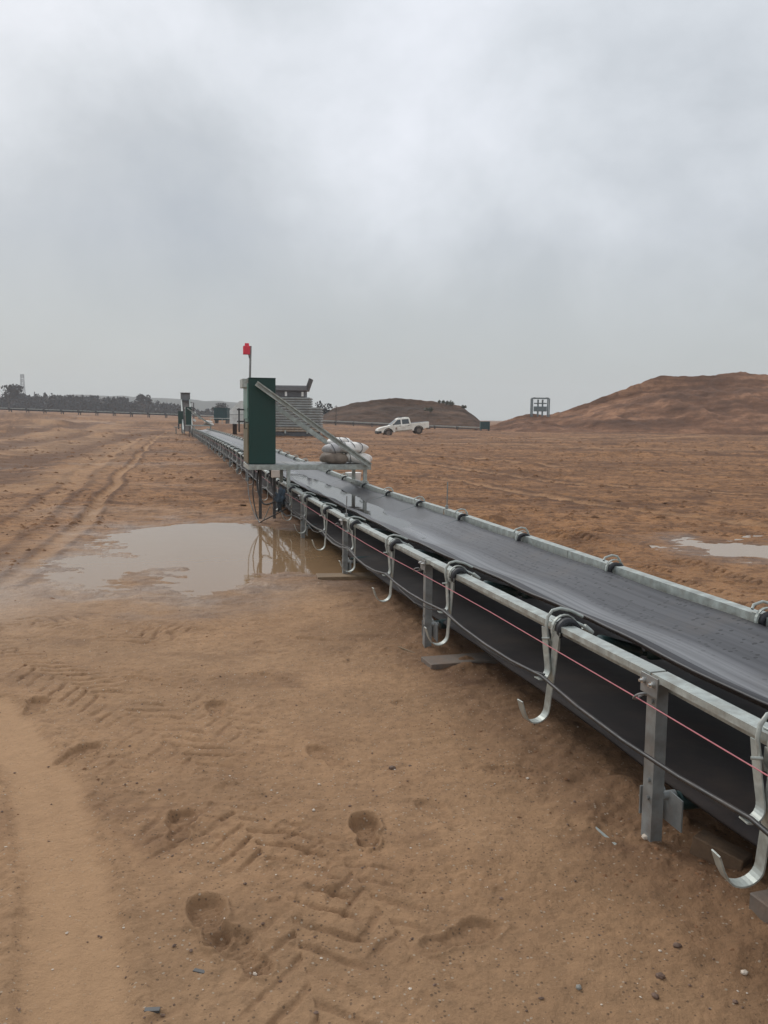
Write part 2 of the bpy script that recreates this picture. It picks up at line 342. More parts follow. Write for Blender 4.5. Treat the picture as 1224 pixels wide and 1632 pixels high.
def belt_material():
    mt, nt, b = newmat('belt_rubber')
    tc = N(nt, 'ShaderNodeTexCoord'); s = N(nt, 'ShaderNodeSeparateXYZ'); nt.links.new(tc.outputs['Object'], s.inputs[0])
    wob = N(nt, 'ShaderNodeTexNoise', i_Scale=1.2, i_Detail=4.0); nt.links.new(tc.outputs['Object'], wob.inputs['Vector'])
    x = math_(nt, 'ADD', s.outputs[0], math_(nt, 'MULTIPLY', math_(nt, 'SUBTRACT', wob.outputs[0], .5), .10))
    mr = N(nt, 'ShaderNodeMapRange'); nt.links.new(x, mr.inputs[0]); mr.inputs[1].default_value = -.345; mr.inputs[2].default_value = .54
    c = ramp(nt, mr.outputs[0], [(.0, (.02, .02, .022)), (.03, (.075, .075, .08)), (.06, (.018, .018, .02)), (.12, (.05, .05, .055)), (.19, (.018, .018, .02)), (.225, (.19, .19, .195)), (.42, (.20, .20, .205)), (.54, (.085, .086, .092)), (.9, (.066, .067, .073)), (1., (.04, .04, .045))])  # pale band along the flat: sky reflection painted into the rubber colour
    st = N(nt, 'ShaderNodeMapping'); st.inputs['Scale'].default_value = (40, .5, 1); nt.links.new(tc.outputs['Object'], st.inputs[0])
    sn = N(nt, 'ShaderNodeTexNoise', i_Scale=1.0, i_Detail=5.0); nt.links.new(st.outputs[0], sn.inputs['Vector'])
    c = mixc(nt, ramp(nt, sn.outputs[0], [(.4, (0, 0, 0)), (.66, (.7,) * 3)]), c, (.03, .03, .034))
    mn = N(nt, 'ShaderNodeTexNoise', i_Scale=2.3, i_Detail=9.0, i_Roughness=.7); nt.links.new(tc.outputs['Object'], mn.inputs['Vector'])
    c = mixc(nt, ramp(nt, mn.outputs[0], [(.5, (0, 0, 0)), (.72, (.45,) * 3)]), c, (.105, .085, .068))
    v = N(nt, 'ShaderNodeTexVoronoi', i_Scale=30.0); nt.links.new(tc.outputs['Object'], v.inputs['Vector'])
    vs = N(nt, 'ShaderNodeSeparateColor'); nt.links.new(v.outputs['Color'], vs.inputs[0])
    spk = math_(nt, 'MULTIPLY', math_(nt, 'GREATER_THAN', vs.outputs[0], .64), math_(nt, 'LESS_THAN', v.outputs['Distance'], .33))
    zone = ramp(nt, mr.outputs[0], [(.42, (0, 0, 0)), (.56, (1, 1, 1))])
    spk = math_(nt, 'MULTIPLY', spk, zone)
    c = mixc(nt, math_(nt, 'MULTIPLY', spk, .85), c, (.012, .012, .014))
    # dark patch on the far side of the belt before the platform
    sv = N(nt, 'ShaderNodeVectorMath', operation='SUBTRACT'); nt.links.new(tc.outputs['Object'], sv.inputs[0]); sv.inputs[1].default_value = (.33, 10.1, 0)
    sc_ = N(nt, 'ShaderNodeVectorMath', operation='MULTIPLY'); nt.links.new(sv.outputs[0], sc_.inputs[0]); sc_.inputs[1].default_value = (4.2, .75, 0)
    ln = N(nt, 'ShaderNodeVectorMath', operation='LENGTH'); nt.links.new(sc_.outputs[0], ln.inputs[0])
    dpatch = ramp(nt, math_(nt, 'ADD', ln.outputs['Value'], math_(nt, 'MULTIPLY', math_(nt, 'SUBTRACT', wob.outputs[0], .5), 1.6)), [(.75, (1, 1, 1)), (1.0, (0, 0, 0))])
    c = mixc(nt, math_(nt, 'MULTIPLY', dpatch, .8), c, (.015, .014, .015))
    nt.links.new(c, b.inputs['Base Color'])
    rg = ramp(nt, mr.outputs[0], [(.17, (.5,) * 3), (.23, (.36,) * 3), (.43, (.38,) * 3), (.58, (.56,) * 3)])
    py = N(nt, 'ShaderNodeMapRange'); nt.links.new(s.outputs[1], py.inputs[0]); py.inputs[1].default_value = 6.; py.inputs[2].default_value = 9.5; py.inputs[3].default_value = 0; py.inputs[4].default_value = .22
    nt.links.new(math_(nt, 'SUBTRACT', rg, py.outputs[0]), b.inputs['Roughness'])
    h = math_(nt, 'SUBTRACT', math_(nt, 'MULTIPLY', sn.outputs[0], .3), spk)
    bp = N(nt, 'ShaderNodeBump', i_Strength=.6, i_Distance=.003); nt.links.new(h, bp.inputs['Height']); nt.links.new(bp.outputs[0], b.inputs['Normal'])
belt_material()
simple('belt_under', (.022, .019, .019), .75, 0, .3, 3, .001, 30, dirt=(.06, .042, .032), dscale=2.5, damt=.5, spec=.18)

# ------------------------------------------------------------------ mesh helpers
class MB:
    def __init__(s): s.v = []; s.f = []; s.sm = []
    def add(s, vs, fs, smooth=False):
        k = len(s.v); s.v += [tuple(v) for v in vs]; s.f += [tuple(i + k for i in f) for f in fs]; s.sm += [smooth] * len(fs); return s
    def box(s, c, d, rot=None, bev=0.0):
        bm = bmesh.new(); bmesh.ops.create_cube(bm, size=1)
        bmesh.ops.scale(bm, vec=d, verts=bm.verts)
        if bev: bmesh.ops.bevel(bm, geom=bm.edges[:], offset=bev, segments=1, affect='EDGES')
        M = Matrix.Translation(c) @ (rot if rot is not None else Matrix())
        bm.verts.index_update()
        s.add([M @ v.co for v in bm.verts], [[v.index for v in f.verts] for f in bm.faces]); bm.free(); return s
    def tube(s, path, r, n=8, cap=True, closed=False):
        P = [Vector(p) for p in path]; rr = r if isinstance(r, (list, tuple)) else [r] * len(P)
        vs = []; fs = []; ref = None
        for i, p in enumerate(P):
            a = P[(i - 1) % len(P)] if (closed or i > 0) else p; b_ = P[(i + 1) % len(P)] if (closed or i < len(P) - 1) else p
            t = (b_ - a).normalized()
            if ref is None:
                ref = t.orthogonal().normalized()
            ref = (ref - t * ref.dot(t)).normalized(); q = t.cross(ref)
            for k in range(n):
                an = 2 * math.pi * k / n; vs.append(p + (ref * math.cos(an) + q * math.sin(an)) * rr[i])
        m = len(P)
        for i in range(m if closed else m - 1):
            j = (i + 1) % m
            for k in range(n): fs.append((i * n + k, i * n + (k + 1) % n, j * n + (k + 1) % n, j * n + k))
        s.add(vs, fs, True)
        if cap and not closed:
            s.add(vs[:n], [tuple(range(n))[::-1]]); s.add(vs[-n:], [tuple(range(n))])
        return s
    def cyl(s, a, b, r, n=12): return s.tube([a, b], r, n)
    def prism(s, prof, p0, p1, X, Y):
        """profile (list of 2D) swept from p0 to p1; X,Y are its axes"""
        X = Vector(X); Y = Vector(Y); n = len(prof)
        vs = [Vector(p0) + X * a + Y * b for a, b in prof] + [Vector(p1) + X * a + Y * b for a, b in prof]
        fs = [(k, (k + 1) % n, n + (k + 1) % n, n + k) for k in range(n)] + [tuple(range(n))[::-1], tuple(range(n, 2 * n))]
        return s.add(vs, fs)
    def ribbon(s, path, wd, w, th):
        P = [Vector(p) for p in path]; wd = Vector(wd).normalized(); vs = []; fs = []
        for i, p in enumerate(P):
            t = (P[min(i + 1, len(P) - 1)] - P[max(i - 1, 0)]).normalized(); nrm = t.cross(wd).normalized()
            for a, b in ((-1, -1), (1, -1), (1, 1), (-1, 1)): vs.append(p + wd * (a * w / 2) + nrm * (b * th / 2))
        for i in range(len(P) - 1):
            for k in range(4): fs.append((i * 4 + k, i * 4 + (k + 1) % 4, i * 4 + 4 + (k + 1) % 4, i * 4 + 4 + k))
        fs += [(3, 2, 1, 0), tuple(len(vs) - 4 + k for k in range(4))]
        return s.add(vs, fs)
    def mesh(s, name, mat, fix=True):
        me = bpy.data.meshes.new(name); me.from_pydata(s.v, [], s.f); me.update()
        me.polygons.foreach_set('use_smooth', s.sm)
        if fix:
            bm = bmesh.new(); bm.from_mesh(me); bmesh.ops.recalc_face_normals(bm, faces=bm.faces); bm.to_mesh(me); bm.free()
        if mat: me.materials.append(MATS[mat])
        return me
    def build(s, name, mat, parent=None, loc=(0, 0, 0), fix=True):
        o = bpy.data.objects.new(name, s.mesh(name, mat, fix)); COL.objects.link(o); o.location = loc
        if parent: o.parent = parent
        return o
def tag(o, label=None, cat=None, group=None, kind=None):
    if label: o['label'] = label
    if cat: o['category'] = cat
    if group: o['group'] = group
    if kind: o['kind'] = kind
    return o
def empty(name, loc=(0, 0, 0), rz=0, label=None, cat=None, group=None):
    o = bpy.data.objects.new(name, None); COL.objects.link(o); o.location = loc; o.rotation_euler = (0, 0, rz); o.empty_display_size = .1
    return tag(o, label, cat, group)
KIDS = {}
def copy_tree(o, parent=None):
    c = o.copy(); COL.objects.link(c)
    if parent: c.parent = parent
    for ch in [q for q in bpy.data.objects if q.parent == o]: copy_tree(ch, c)
    return c
def gridmesh(name, X, Y, Z, mat, smooth=True, attr=None):
    r, c = X.shape
    co = np.stack([X, Y, Z], -1).reshape(-1, 3).astype(np.float32)
    i = np.arange(r * c).reshape(r, c)
    q = np.stack([i[:-1, :-1], i[:-1, 1:], i[1:, 1:], i[1:, :-1]], -1).reshape(-1, 4).astype(np.int32)
    me = bpy.data.meshes.new(name)
    me.vertices.add(len(co)); me.vertices.foreach_set('co', co.ravel())
    me.loops.add(q.size); me.loops.foreach_set('vertex_index', q.ravel())
    me.polygons.add(len(q)); me.polygons.foreach_set('loop_start', np.arange(0, q.size, 4, dtype=np.int32))
    me.polygons.foreach_set('use_smooth', np.full(len(q), smooth))
    me.update(calc_edges=True)
    if attr is not None:
        a = me.color_attributes.new('soil', 'FLOAT_COLOR', 'POINT')
        a.data.foreach_set('color', attr.reshape(-1, 4).astype(np.float32).ravel())
    me.materials.append(MATS[mat])
    o = bpy.data.objects.new(name, me); COL.objects.link(o); return o

# ------------------------------------------------------------------ ground
def build_ground():
    rs = [.35]
    while rs[-1] < 900:
        r = rs[-1]
        k = .03 if r < 1.6 else (.0031 if r < 14 else (.0031 + (min(r, 60) - 14) / 46 * .011 if r < 150 else .03))
        rs.append(r * (1 + k))
    rs = np.array(rs)
    fine = np.arange(-32, 32.001, .088)
    co1 = np.array([-180, -165, -150, -135, -120, -105, -90, -78, -68, -60, -53, -47, -43, -40, -38, -36.5, -35, -34, -33.2, -32.5])
    th = np.radians(np.concatenate([co1, fine, -co1[::-1]]))
    Rr, T = np.meshgrid(rs, th, indexing='ij')
    X = Rr * np.sin(T); Y = Rr * np.cos(T)
    z, red, wet, dark, pale = ground_full(X.ravel(), Y.ravel())
    at = np.stack([red, wet, dark, pale], -1)
    o = gridmesh('ground', X, Y, z.reshape(X.shape), 'soil', True, at)
    tag(o, 'wet reddish brown sand of the quarry floor with footprints and tyre tracks', 'ground', kind='structure')
build_ground()
def sheet(name, pts, z, mat, label, grow):
    cx_ = sum(p[0] for p in pts) / len(pts); cy_ = sum(p[1] for p in pts) / len(pts)
    xs = [p[0] for p in pts]; ys = [p[1] for p in pts]
    x0, x1, y0, y1 = min(xs) - grow, max(xs) + grow, min(ys) - grow, max(ys) + grow
    b = MB(); n = 28
    P = [((x0 + x1) / 2 + (x1 - x0) / 2 * math.cos(2 * math.pi * k / n), (y0 + y1) / 2 + (y1 - y0) / 2 * math.sin(2 * math.pi * k / n)) for k in range(n)]
    # puddle sheet: its shore is where the sand rises through it
    b.add([(x, y, z) for x, y in P], [tuple(range(n))])
    o = b.build(name, mat); tag(o, label, 'puddle', kind='structure'); return o
sheet('puddle', PUD, WL, 'muddy_water', 'broad brown puddle beside the conveyor legs reflecting the grey sky', .3)
sheet('puddle', PUD2, WR, 'muddy_water', 'shallow pale puddle on the far side of the conveyor', .35)

def gz(x, y):
    z = ground_full(np.array([float(x)]), np.array([float(y)]))[0]; return float(z[0])

# ------------------------------------------------------------------ mounds and far land
def mound(name, tops, y_front, y_ridge, y_back, mat, label, seed, amp, base=-.3, x_ext=0):
    xs = np.linspace(tops[0][0] - 4, tops[-1][0] + x_ext, int((tops[-1][0] + x_ext - tops[0][0]) / .35) + 2)
    ys = np.concatenate([np.linspace(y_front - 3, y_ridge, 70), np.linspace(y_ridge, y_back, 30)[1:]])
    Y, X = np.meshgrid(ys, xs, indexing='ij')
    top = np.interp(X, [tops[0][0] - 4] + [t[0] for t in tops], [base] + [t[1] for t in tops])
    t = np.clip((Y - y_front + 2.0 * fbm(X / 9., X * 0 + seed, seed, 3)) / (y_ridge - y_front), 0, 1); tb = np.clip((y_back - Y) / (y_back - y_ridge), 0, 1)
    prof = np.where(Y < y_ridge, t ** .92, tb ** .8)
    prof = np.where(Y < y_ridge, prof * (1 - .12 * np.exp(-((t - .85) / .15) ** 2)), prof)
    Z = base + (top - base) * prof
    gul = 1 - np.abs(fbm((X + .55 * (Y - y_front)) / 3.2 + .5 * fbm(X / 5., Y / 5., seed + 30, 2), Y / 22., seed + 31, 3, .55)) * 2.2
    Z = Z - .55 * amp * sstep(.35, 1., gul) * np.sin(np.pi * np.clip(prof, 0, 1)) ** .8
    Z = Z + amp * np.sin(np.pi * np.clip(prof, 0, 1)) * (fbm((X + .8 * Y) / 3.0, Y / 9., seed, 4, .6) + .5 * fbm(X / 1.1, Y / 1.1, seed + 4, 3)) + .10 * fbm(X / .9, Y / .9, seed + 9, 3) * sstep(.0, .3, prof) + .30 * sstep(.5, 1., prof) * fbm(X / 2.0, Y / 2.0, seed + 13, 5, .65)
    o = gridmesh(name, X, Y, Z, mat); tag(o, label, 'mound', kind='structure'); return o
mound('hill', [(13.5, .1), (16.8, .97), (19.6, 2.1), (21.64, 2.35), (24.2, 2.3), (28.36, 3.6), (32.0, 5.12), (35.67, 6.4), (39.3, 7.8), (41.1, 8.25), (44.8, 8.2), (52.2, 8.9), (56.2, 8.6), (75, 8.0), (90, 6.0), (100, .5)], 110, 128, 150, 'mound_red',
      'long bare mound of red sand rising on the right of the quarry', 5, .55)
mound('hill', [(-15, .2), (-13.0, 1.3), (-10.05, 3.14), (-6.47, 4.37), (-1.7, 5.05), (0.5, 5.2), (3.08, 5.3), (7.86, 5.02), (12.66, 4.35), (14.6, 3.9), (16.28, 2.75), (18.47, .9), (20, .1)], 147, 165, 185, 'mound_brown',
      'flat topped dark brown spoil mound behind the white pickup', 15, .35)
def far_hills():
    xs = np.linspace(-620, 60, 120); ys = np.linspace(700, 895, 24)
    Y, X = np.meshgrid(ys, xs, indexing='ij')
    top = np.interp(X, [-620, -420, -330, -285, -240, -205, -150, -90, -30, 60], [14, 15, 16, 19, 18.5, 17, 15, 12, 7, 2])
    p = np.sin(np.clip((Y - 700) / 195, 0, 1) * np.pi)
    Z = -1 + (top + 1 + 1.6 * fbm(X / 12., Y / 60., 3, 4, .6)) * p
    # the sheet lies on the plain and swells into two low ridges
    o = gridmesh('hills', X, Y, Z, 'far_hill'); tag(o, 'low hazy wooded hills on the skyline', 'hills', kind='structure')
far_hills()

# ------------------------------------------------------------------ trees
def leaf_mesh(blobs, n, size, seed):
    r = np.random.default_rng(seed); b = MB(); vol = np.array([q[3] * q[4] * q[5] for q in blobs]); vol = vol / vol.sum()
    for k in range(n):
        x, y, z, a, c, d = blobs[r.choice(len(blobs), p=vol)]
        p = r.normal(size=3); p /= np.linalg.norm(p); p *= r.uniform(.35, 1.08) ** .6
        o = Vector((x + p[0] * a, y + p[1] * c, z + p[2] * d))
        s = size * r.uniform(.5, 1.4); t = Vector(r.normal(size=3)).normalized(); q = t.orthogonal().normalized() * s; w = t.cross(q)
        b.add([o - q - w * .6, o + q - w * .5, o + q * .6 + w, o - q * .7 + w * .8], [(0, 1, 2, 3)])
    return b
def tree(loc, h, rad, label, mat, seed, n=700, bare=False, group=None):
    t = empty('broadleaf_tree', loc, 0, label, 'tree', group); r = random.Random(seed)
    b = MB(); b.tube([(0, 0, -.5), (.05 * h * r.uniform(-1, 1) * .3, 0, h * .3), (0, 0, h * .75)], [h * .03, h * .022, h * .006], 6)
    for k in range(9):
        a = r.uniform(0, 6.28); z0 = h * r.uniform(.25, .55); L = rad * r.uniform(.6, 1.0)
        b.tube([(0, 0, z0), (math.cos(a) * L * .5, math.sin(a) * L * .5, z0 + h * .15), (math.cos(a) * L, math.sin(a) * L, z0 + h * r.uniform(.22, .4))], [h * .012, h * .008, h * .003], 4)
    b.build('trunk', 'bark', t)
    bl = []
    for k in range(8):
        a = r.uniform(0, 6.28); q = rad * r.uniform(.25, .75)
        bl.append((math.cos(a) * q, math.sin(a) * q, h * r.uniform(.5, .85), rad * r.uniform(.3, .5), rad * r.uniform(.3, .5), h * r.uniform(.1, .18)))
    leaf_mesh(bl, n, h * .03, seed).build('crown', mat, t, fix=False)
    return t
def woodland():
    r = random.Random(4); bl = []
    for k in range(340):
        x = r.uniform(-205, -80); y = 385 + r.uniform(-14, 22)
        top = float(np.interp(x, [-205, -169, -145, -120, -112, -100, -92, -80], [8.2, 9.6, 9.8, 8.6, 7.6, 6.4, 5.6, 3.2])) * (y / 380) + r.uniform(-1.5, .7)
        rad = r.uniform(1.6, 3.6)
        bl.append((x, y, top - rad * .7, rad * .9, rad * .9, rad * .8)); bl.append((x, y, top * .45, rad * 1.25, rad * 1.2, top * .42))
    o = leaf_mesh(bl, 26000, .62, 9).build('treeline', 'foliage_dark', fix=False)
    tag(o, 'dark hazy wood along the left skyline', 'wood', kind='stuff')
woodland()
def zfar(x, y): return float(coarse(np.array([float(x)]), np.array([float(y)]))[0])
tree((-143.5, 330, zfar(-143, 330)), 10.6, 5.2, 'round headed tree standing above the left end of the wood', 'foliage_dark', 3, 900)
tree((-98, 352, zfar(-98, 352)), 8.4, 3.6, 'grey tree sticking up at the right end of the wood', 'foliage_dark', 8, 700)
tree((-51, 268, zfar(-51, 268)), 4.9, 3.6, 'bushy hazy tree beyond the dark teal container', 'foliage_dark', 12, 700)
tree((-60.5, 262, zfar(-60, 262)), 3.6, 3.2, 'low bushy tree between the conveyor head and the teal container', 'foliage_brown', 13, 600)
tree((-12.4, 172, 0), 5.0, 2.2, 'small scrubby tree at the left foot of the brown mound', 'foliage_dark', 14, 600)
def pylon(loc, h, w, label):
    t = empty('lattice_mast', loc, 0, label, 'mast'); b = MB(); n = 9
    for sx, sy in ((-1, -1), (1, -1), (1, 1), (-1, 1)):
        b.tube([(sx * w, sy * w, -1), (sx * w * .45, sy * w * .45, h * .8), (sx * w * .42, sy * w * .42, h)], .16, 4)
    for k in range(n):
        z0 = h * k / n; z1 = h * (k + 1) / n; w0 = w * (1 - .57 * z0 / h); w1 = w * (1 - .57 * z1 / h)
        for a, c in (((-1, -1), (1, -1)), ((1, -1), (1, 1)), ((1, 1), (-1, 1)), ((-1, 1), (-1, -1))):
            b.tube([(a[0] * w0, a[1] * w0, z0), (c[0] * w1, c[1] * w1, z1)], .09, 4); b.tube([(c[0] * w0, c[1] * w0, z0), (a[0] * w1, a[1] * w1, z1)], .09, 4)
    b.build('lattice', 'pylon_steel', t)
pylon((-251, 600, .5), 28.2, 2.0, 'tall thin lattice mast rising above the left end of the wood')
pylon((-254.6, 600, .5), 20.6, 1.8, 'shorter hazy lattice mast beside the taller one')

# ------------------------------------------------------------------ the belt conveyor
conv = empty('belt_conveyor', ROOT0, AZ, 'long low belt conveyor with galvanised rails running away across the sand', 'conveyor')
U0, U1 = -3.0, 71.0
lx = lambda v: v - VC
def belt_parts():
    us = np.concatenate([np.arange(U0, 20, .12), np.arange(20, U1 + .1, .6)])
    def sweep(prof, th, name, mat, wob):
        vs = []; n = len(prof); fs = []
        for i, u in enumerate(us):
            w = wob * float(fbm(np.array([u / .9]), np.array([.3]), 4, 3)[0])
            sag = .010 * math.cos((u - 2.11) / 1.495 * 2 * math.pi)
            up = []; lo = []
            for k, (v, dz) in enumerate(prof):
                e = 1 - abs(2 * k / (n - 1) - 1)
                v2 = v + w * (1 - e); z = zl(v2, u) + dz + sag * (.4 + .6 * e) + (w * .5 if k < 3 else 0)
                up.append((lx(v2), u, z)); lo.append((lx(v2), u, z - th))
            vs += up + lo[::-1]
        m = 2 * n
        for i in range(len(us) - 1):
            for k in range(m): fs.append((i * m + k, i * m + (k + 1) % m, (i + 1) * m + (k + 1) % m, (i + 1) * m + k))
        b = MB(); b.add(vs, fs, True); return b.build(name, mat, conv)
    base = [(1.975, -.022), (1.985, -.024), (1.992, -.040), (2.03, -.046), (2.04, -.038), (2.052, -.052), (2.09, -.062), (2.10, -.055), (2.115, -.074), (2.14, -.084), (2.19, -.105), (2.27, -.118), (2.36, -.12), (2.44, -.118), (2.51, -.110), (2.60, -.090), (2.68, -.068), (2.755, -.048), (2.80, -.038)]
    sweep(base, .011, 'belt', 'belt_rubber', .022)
    sweep([(1.86, -.455), (1.90, -.438), (2.1, -.425), (2.3, -.425), (2.5, -.42), (2.7, -.41), (2.86, -.395)], .011, 'return_belt', 'belt_under', .012)
belt_parts()
POSTS = [2.79 + 2.97 * k for k in range(-1, 23)]
IDL = [2.11 + 1.495 * k for k in range(-2, 46)]
def tilt(o, u, v=None):
    """sits on the rails' profile: z offset and cross fall"""
    if v is None:
        o.location.z += (zn(u) + zf(u)) / 2 - .65; o.rotation_euler = (0, -math.atan2(zf(u) - zn(u), 1.17), 0)
    else: o.location.z += (zn(u) if v < 2.3 else zf(u)) - .65
# rails: folded section, flat top, short outer lip, inner web
def rail_proto(side):
    b = MB(); s = side; t = .004
    # profile in (x across towards outside = -s, z); top 66 wide
    prof = [(0, 0), (0, -.026), (-t, -.026), (-t, -t), (-.060, -t), (-.060, -.072), (-.066, -.072), (-.066, 0)]
    prof = [(-a * s, c) for a, c in prof]
    b.prism(prof, (0, 0, 0), (0, 2.955, 0), (1, 0, 0), (0, 0, 1))
    return b.mesh('stringer', 'galvanised')
for side, V, zfun in ((1, 1.73, zn), (-1, 2.90, zf)):
    me = rail_proto(side)
    for k, p in enumerate(POSTS[:-1]):
        o = bpy.data.objects.new('stringer', me); COL.objects.link(o); o.parent = conv
        j = random.uniform(-.003, .003)
        z0, z1 = zfun(p), zfun(p + 2.97)
        o.location = (lx(V) + j, p + .0075, z0 + .002); o.rotation_euler = (math.atan2(z1 - z0, 2.97), R(random.uniform(-2, 2)), 0)
# legs with return roller brackets
def leg_proto(s):
    b = MB(); t = .005
    # angle section post, flat face outwards
    prof = [(0, 0), (0, .062), (t, .062), (t, t), (.05, t), (.05, 0)]
    prof = [(a * s, c) for a, c in prof]
    b.prism(prof, (0, -.031, -.75), (0, -.031, -.028), (1, 0, 0), (0, 1, 0))
    for z in (-.40, -.47, -.095): b.cyl((-.003 * s, -.008, z), (-.010 * s, -.008, z), .009, 6)
    return b
def plate_proto(s):
    b = MB(); b.box((-.004 * s, 0, -.045), (.006, .115, .075), bev=.001)
    return b
def bolts_proto(s):
    b = MB(); b.cyl((-.007 * s, 0, -.035), (-.020 * s, 0, -.035), .0125, 6); b.cyl((-.0198 * s, 0, -.035), (-.03 * s, 0, -.035), .006, 8)
    return b
def bracket_proto(s):
    b = MB()
    # plate along the belt line with a notched top edge
    Q = [(.07, -.425), (-.005, -.437), (-.015, -.455), (-.04, -.455), (-.045, -.435), (-.12, -.445), (-.12, -.565), (.07, -.555)]
    x0 = .066 * s; x1 = .072 * s
    b.add([(x0, y, z) for y, z in Q] + [(x1, y, z) for y, z in Q], [tuple(range(8))[::-1], tuple(range(8, 16))] + [(k, (k + 1) % 8, 8 + (k + 1) % 8, 8 + k) for k in range(8)])
    b.box((.035 * s, .045, -.50), (.075, .006, .11))
    b.cyl((.045 * s, -.028, -.458), (.10 * s, -.028, -.458), .017, 8)
    return b
def eye_proto():
    b = MB(); P = [(-.005, .02, -.085), (-.03, .01, -.088), (-.055, -.012, -.085)]
    for k in range(9):
        a = math.pi * (1.1 - k / 8 * 1.5); P.append((-.06 - .022 * math.sin(a) , -.03 + .022 * math.cos(a) * -1, -.075 + .018 * math.cos(a)))
    b.tube(P, .0045, 6); return b
lm = {s: leg_proto(s).mesh('leg', 'galvanised_dull') for s in (1, -1)}
bmz = {s: bracket_proto(s).mesh('bracket', 'galvanised_dull') for s in (1, -1)}
pm = {s: plate_proto(s).mesh('joint_plate', 'galvanised_dull') for s in (1, -1)}
bom = {s: bolts_proto(s).mesh('bolt', 'bolt_zinc') for s in (1, -1)}
em = eye_proto().mesh('cord_eye', 'galvanised_dull')
rb = MB(); rb.cyl((-.46, 0, -.475), (.46, 0, -.475), .036, 16); rb.cyl((-.50, 0, -.458), (.50, 0, -.458), .011, 8); rrm = rb.mesh('return_roller', 'roller_green')
def inst(name, me, parent, loc, rot=(0, 0, 0)):
    o = bpy.data.objects.new(name, me); COL.objects.link(o); o.parent = parent; o.location = loc; o.rotation_euler = rot; return o
for p in POSTS:
    for s, V, zfun in ((1, 1.73, zn), (-1, 2.90, zf)):
        z = zfun(p)
        lean = R(random.uniform(-1, 1))
        l = inst('leg', lm[s], conv, (lx(V) + .008 * s, p, z - .012), (lean, 0, R(random.uniform(-4, 4))))
        inst('bracket', bmz[s], l, (0, 0, 0))
        if p < 45:
            j = inst('joint_plate', pm[s], conv, (lx(V), p, z))
        if p < 14:
            for y in (-.032, .03): inst('bolt', bom[s], j, (0, y, 0))
    if p < 45: inst('cord_eye', em, conv, (lx(1.73), p, zn(p)))
    inst('return_roller', rrm, conv, (0, p - .028, (zn(p) + zf(p)) / 2 - .012))
# garland idlers: a hook and strap over each rail, three rollers slung between
def hook_path(s):
    """bent rod: up the outside of the rail, over it and down to the roller"""
    X = lambda a: -(.585 - a) * 1 if s > 0 else (.585 - a)
    pts = [(-.012, -.10), (-.028, -.06), (-.033, -.01), (-.022, .032), (.008, .056), (.045, .062), (.085, .05), (.125, .03)]
    return pts
def hook_proto(s):
    b = MB()
    f = lambda a, y, z: ((-.58 + a) * s, y, .65 + z)
    P = [(-.010, .04, -.115), (-.030, .045, -.07), (-.038, .050, -.02), (-.032, .050, .022), (-.010, .050, .052), (.03, .048, .062), (.085, .042, .048)] + ([(.14, .036, .02)] if s > 0 else [(.10, .03, .03)])
    b.tube([f(*q) for q in P], .0078, 7)
    if s > 0:
        b.tube([f(.07, .0, .012), f(.12, .0, -.012), f(.175, .0, -.055)], .008, 7)
        b.cyl(f(.13, .0, -.018), f(.172, .0, -.052), .015, 8)
    Q = [f(.033 + .064 * math.cos(a), .004, -.026 + .066 * math.sin(a)) for a in np.linspace(R(-35), R(215), 15)]
    b.ribbon(Q, (0, 1, 0), .018, .006)
    b.box(f(.033, .045, .004), (.072, .06, .006), bev=.001)
    b.cyl(f(-.030, .03, -.075), f(-.060, .045, -.078), .006, 6)
    b.box(f(-.006, .010, -.085), (.007, .085, .075), bev=.001)
    return b.mesh('hook', 'galvanised')
def strap_proto(s):
    b = MB(); f = lambda a, y, z: ((-.58 + a) * s, y, .65 + z)
    n = 14; vs = []; fs = []
    prof = [(.033 + .056 * math.cos(a), -.028 + .060 * math.sin(a)) for a in np.linspace(R(-30), R(210), n)]
    inn = [(.033 + .036 * math.cos(a), -.032 + .036 * math.sin(a)) for a in np.linspace(R(-30), R(210), n)]
    for y in (-.050, -.006):
        vs += [f(a, y, z) for a, z in prof] + [f(a, y, z) for a, z in inn]
    for k in range(n - 1):
        fs += [(k, k + 1, n + k + 1, n + k), (2 * n + k, 3 * n + k, 3 * n + k + 1, 2 * n + k + 1), (k, 2 * n + k, 2 * n + k + 1, k + 1), (n + k, n + k + 1, 3 * n + k + 1, 3 * n + k)]
    fs += [(0, n, 3 * n, 2 * n), (n - 1, 3 * n - 1, 4 * n - 1, 2 * n - 1)]
    b.add(vs, fs, True); return b.mesh('strap', 'rubber')
def roller(p0, p1, r):
    b = MB(); a = Vector(p0); c = Vector(p1); d = (c - a).normalized()
    b.tube([a, a + d * .012, a + d * .03, c - d * .03, c - d * .012, c], [r * .55, r * .9, r, r, r * .9, r * .55], 16); b.cyl(a - d * .02, c + d * .02, .011, 8); return b.mesh('roller', 'roller_green')
hkm = {s: hook_proto(s) for s in (1, -1)}; sm_ = {s: strap_proto(s) for s in (1, -1)}
zb = .65 - .12 - .011 - .032
rol = [roller((-.385, 0, .65 - .085), (-.145, 0, zb + .006), .032), roller((-.115, 0, zb), (.155, 0, zb), .032), roller((.185, 0, zb + .010), (.528, 0, .65 - .062), .034)]
for u in IDL:
    zz = (zn(u) + zf(u)) / 2 - .65
    o = inst('idler', rol[1], conv, (lx(2.31) + .005, u, zz), (0, -math.atan2(zf(u) - zn(u), 1.17), 0))
    for s in (1, -1):
        inst('hook', hkm[s], o, (0, 0, 0)); st_ = inst('strap', sm_[s], o, (0, 0, 0))
        if s < 0: st_.scale = (1, .7, .8); st_.location = (0, 0, .65 * .2 - .002)
    if u < 50:
        for r_ in (rol[0], rol[2]): inst('roller', r_, o, (0, 0, 0))
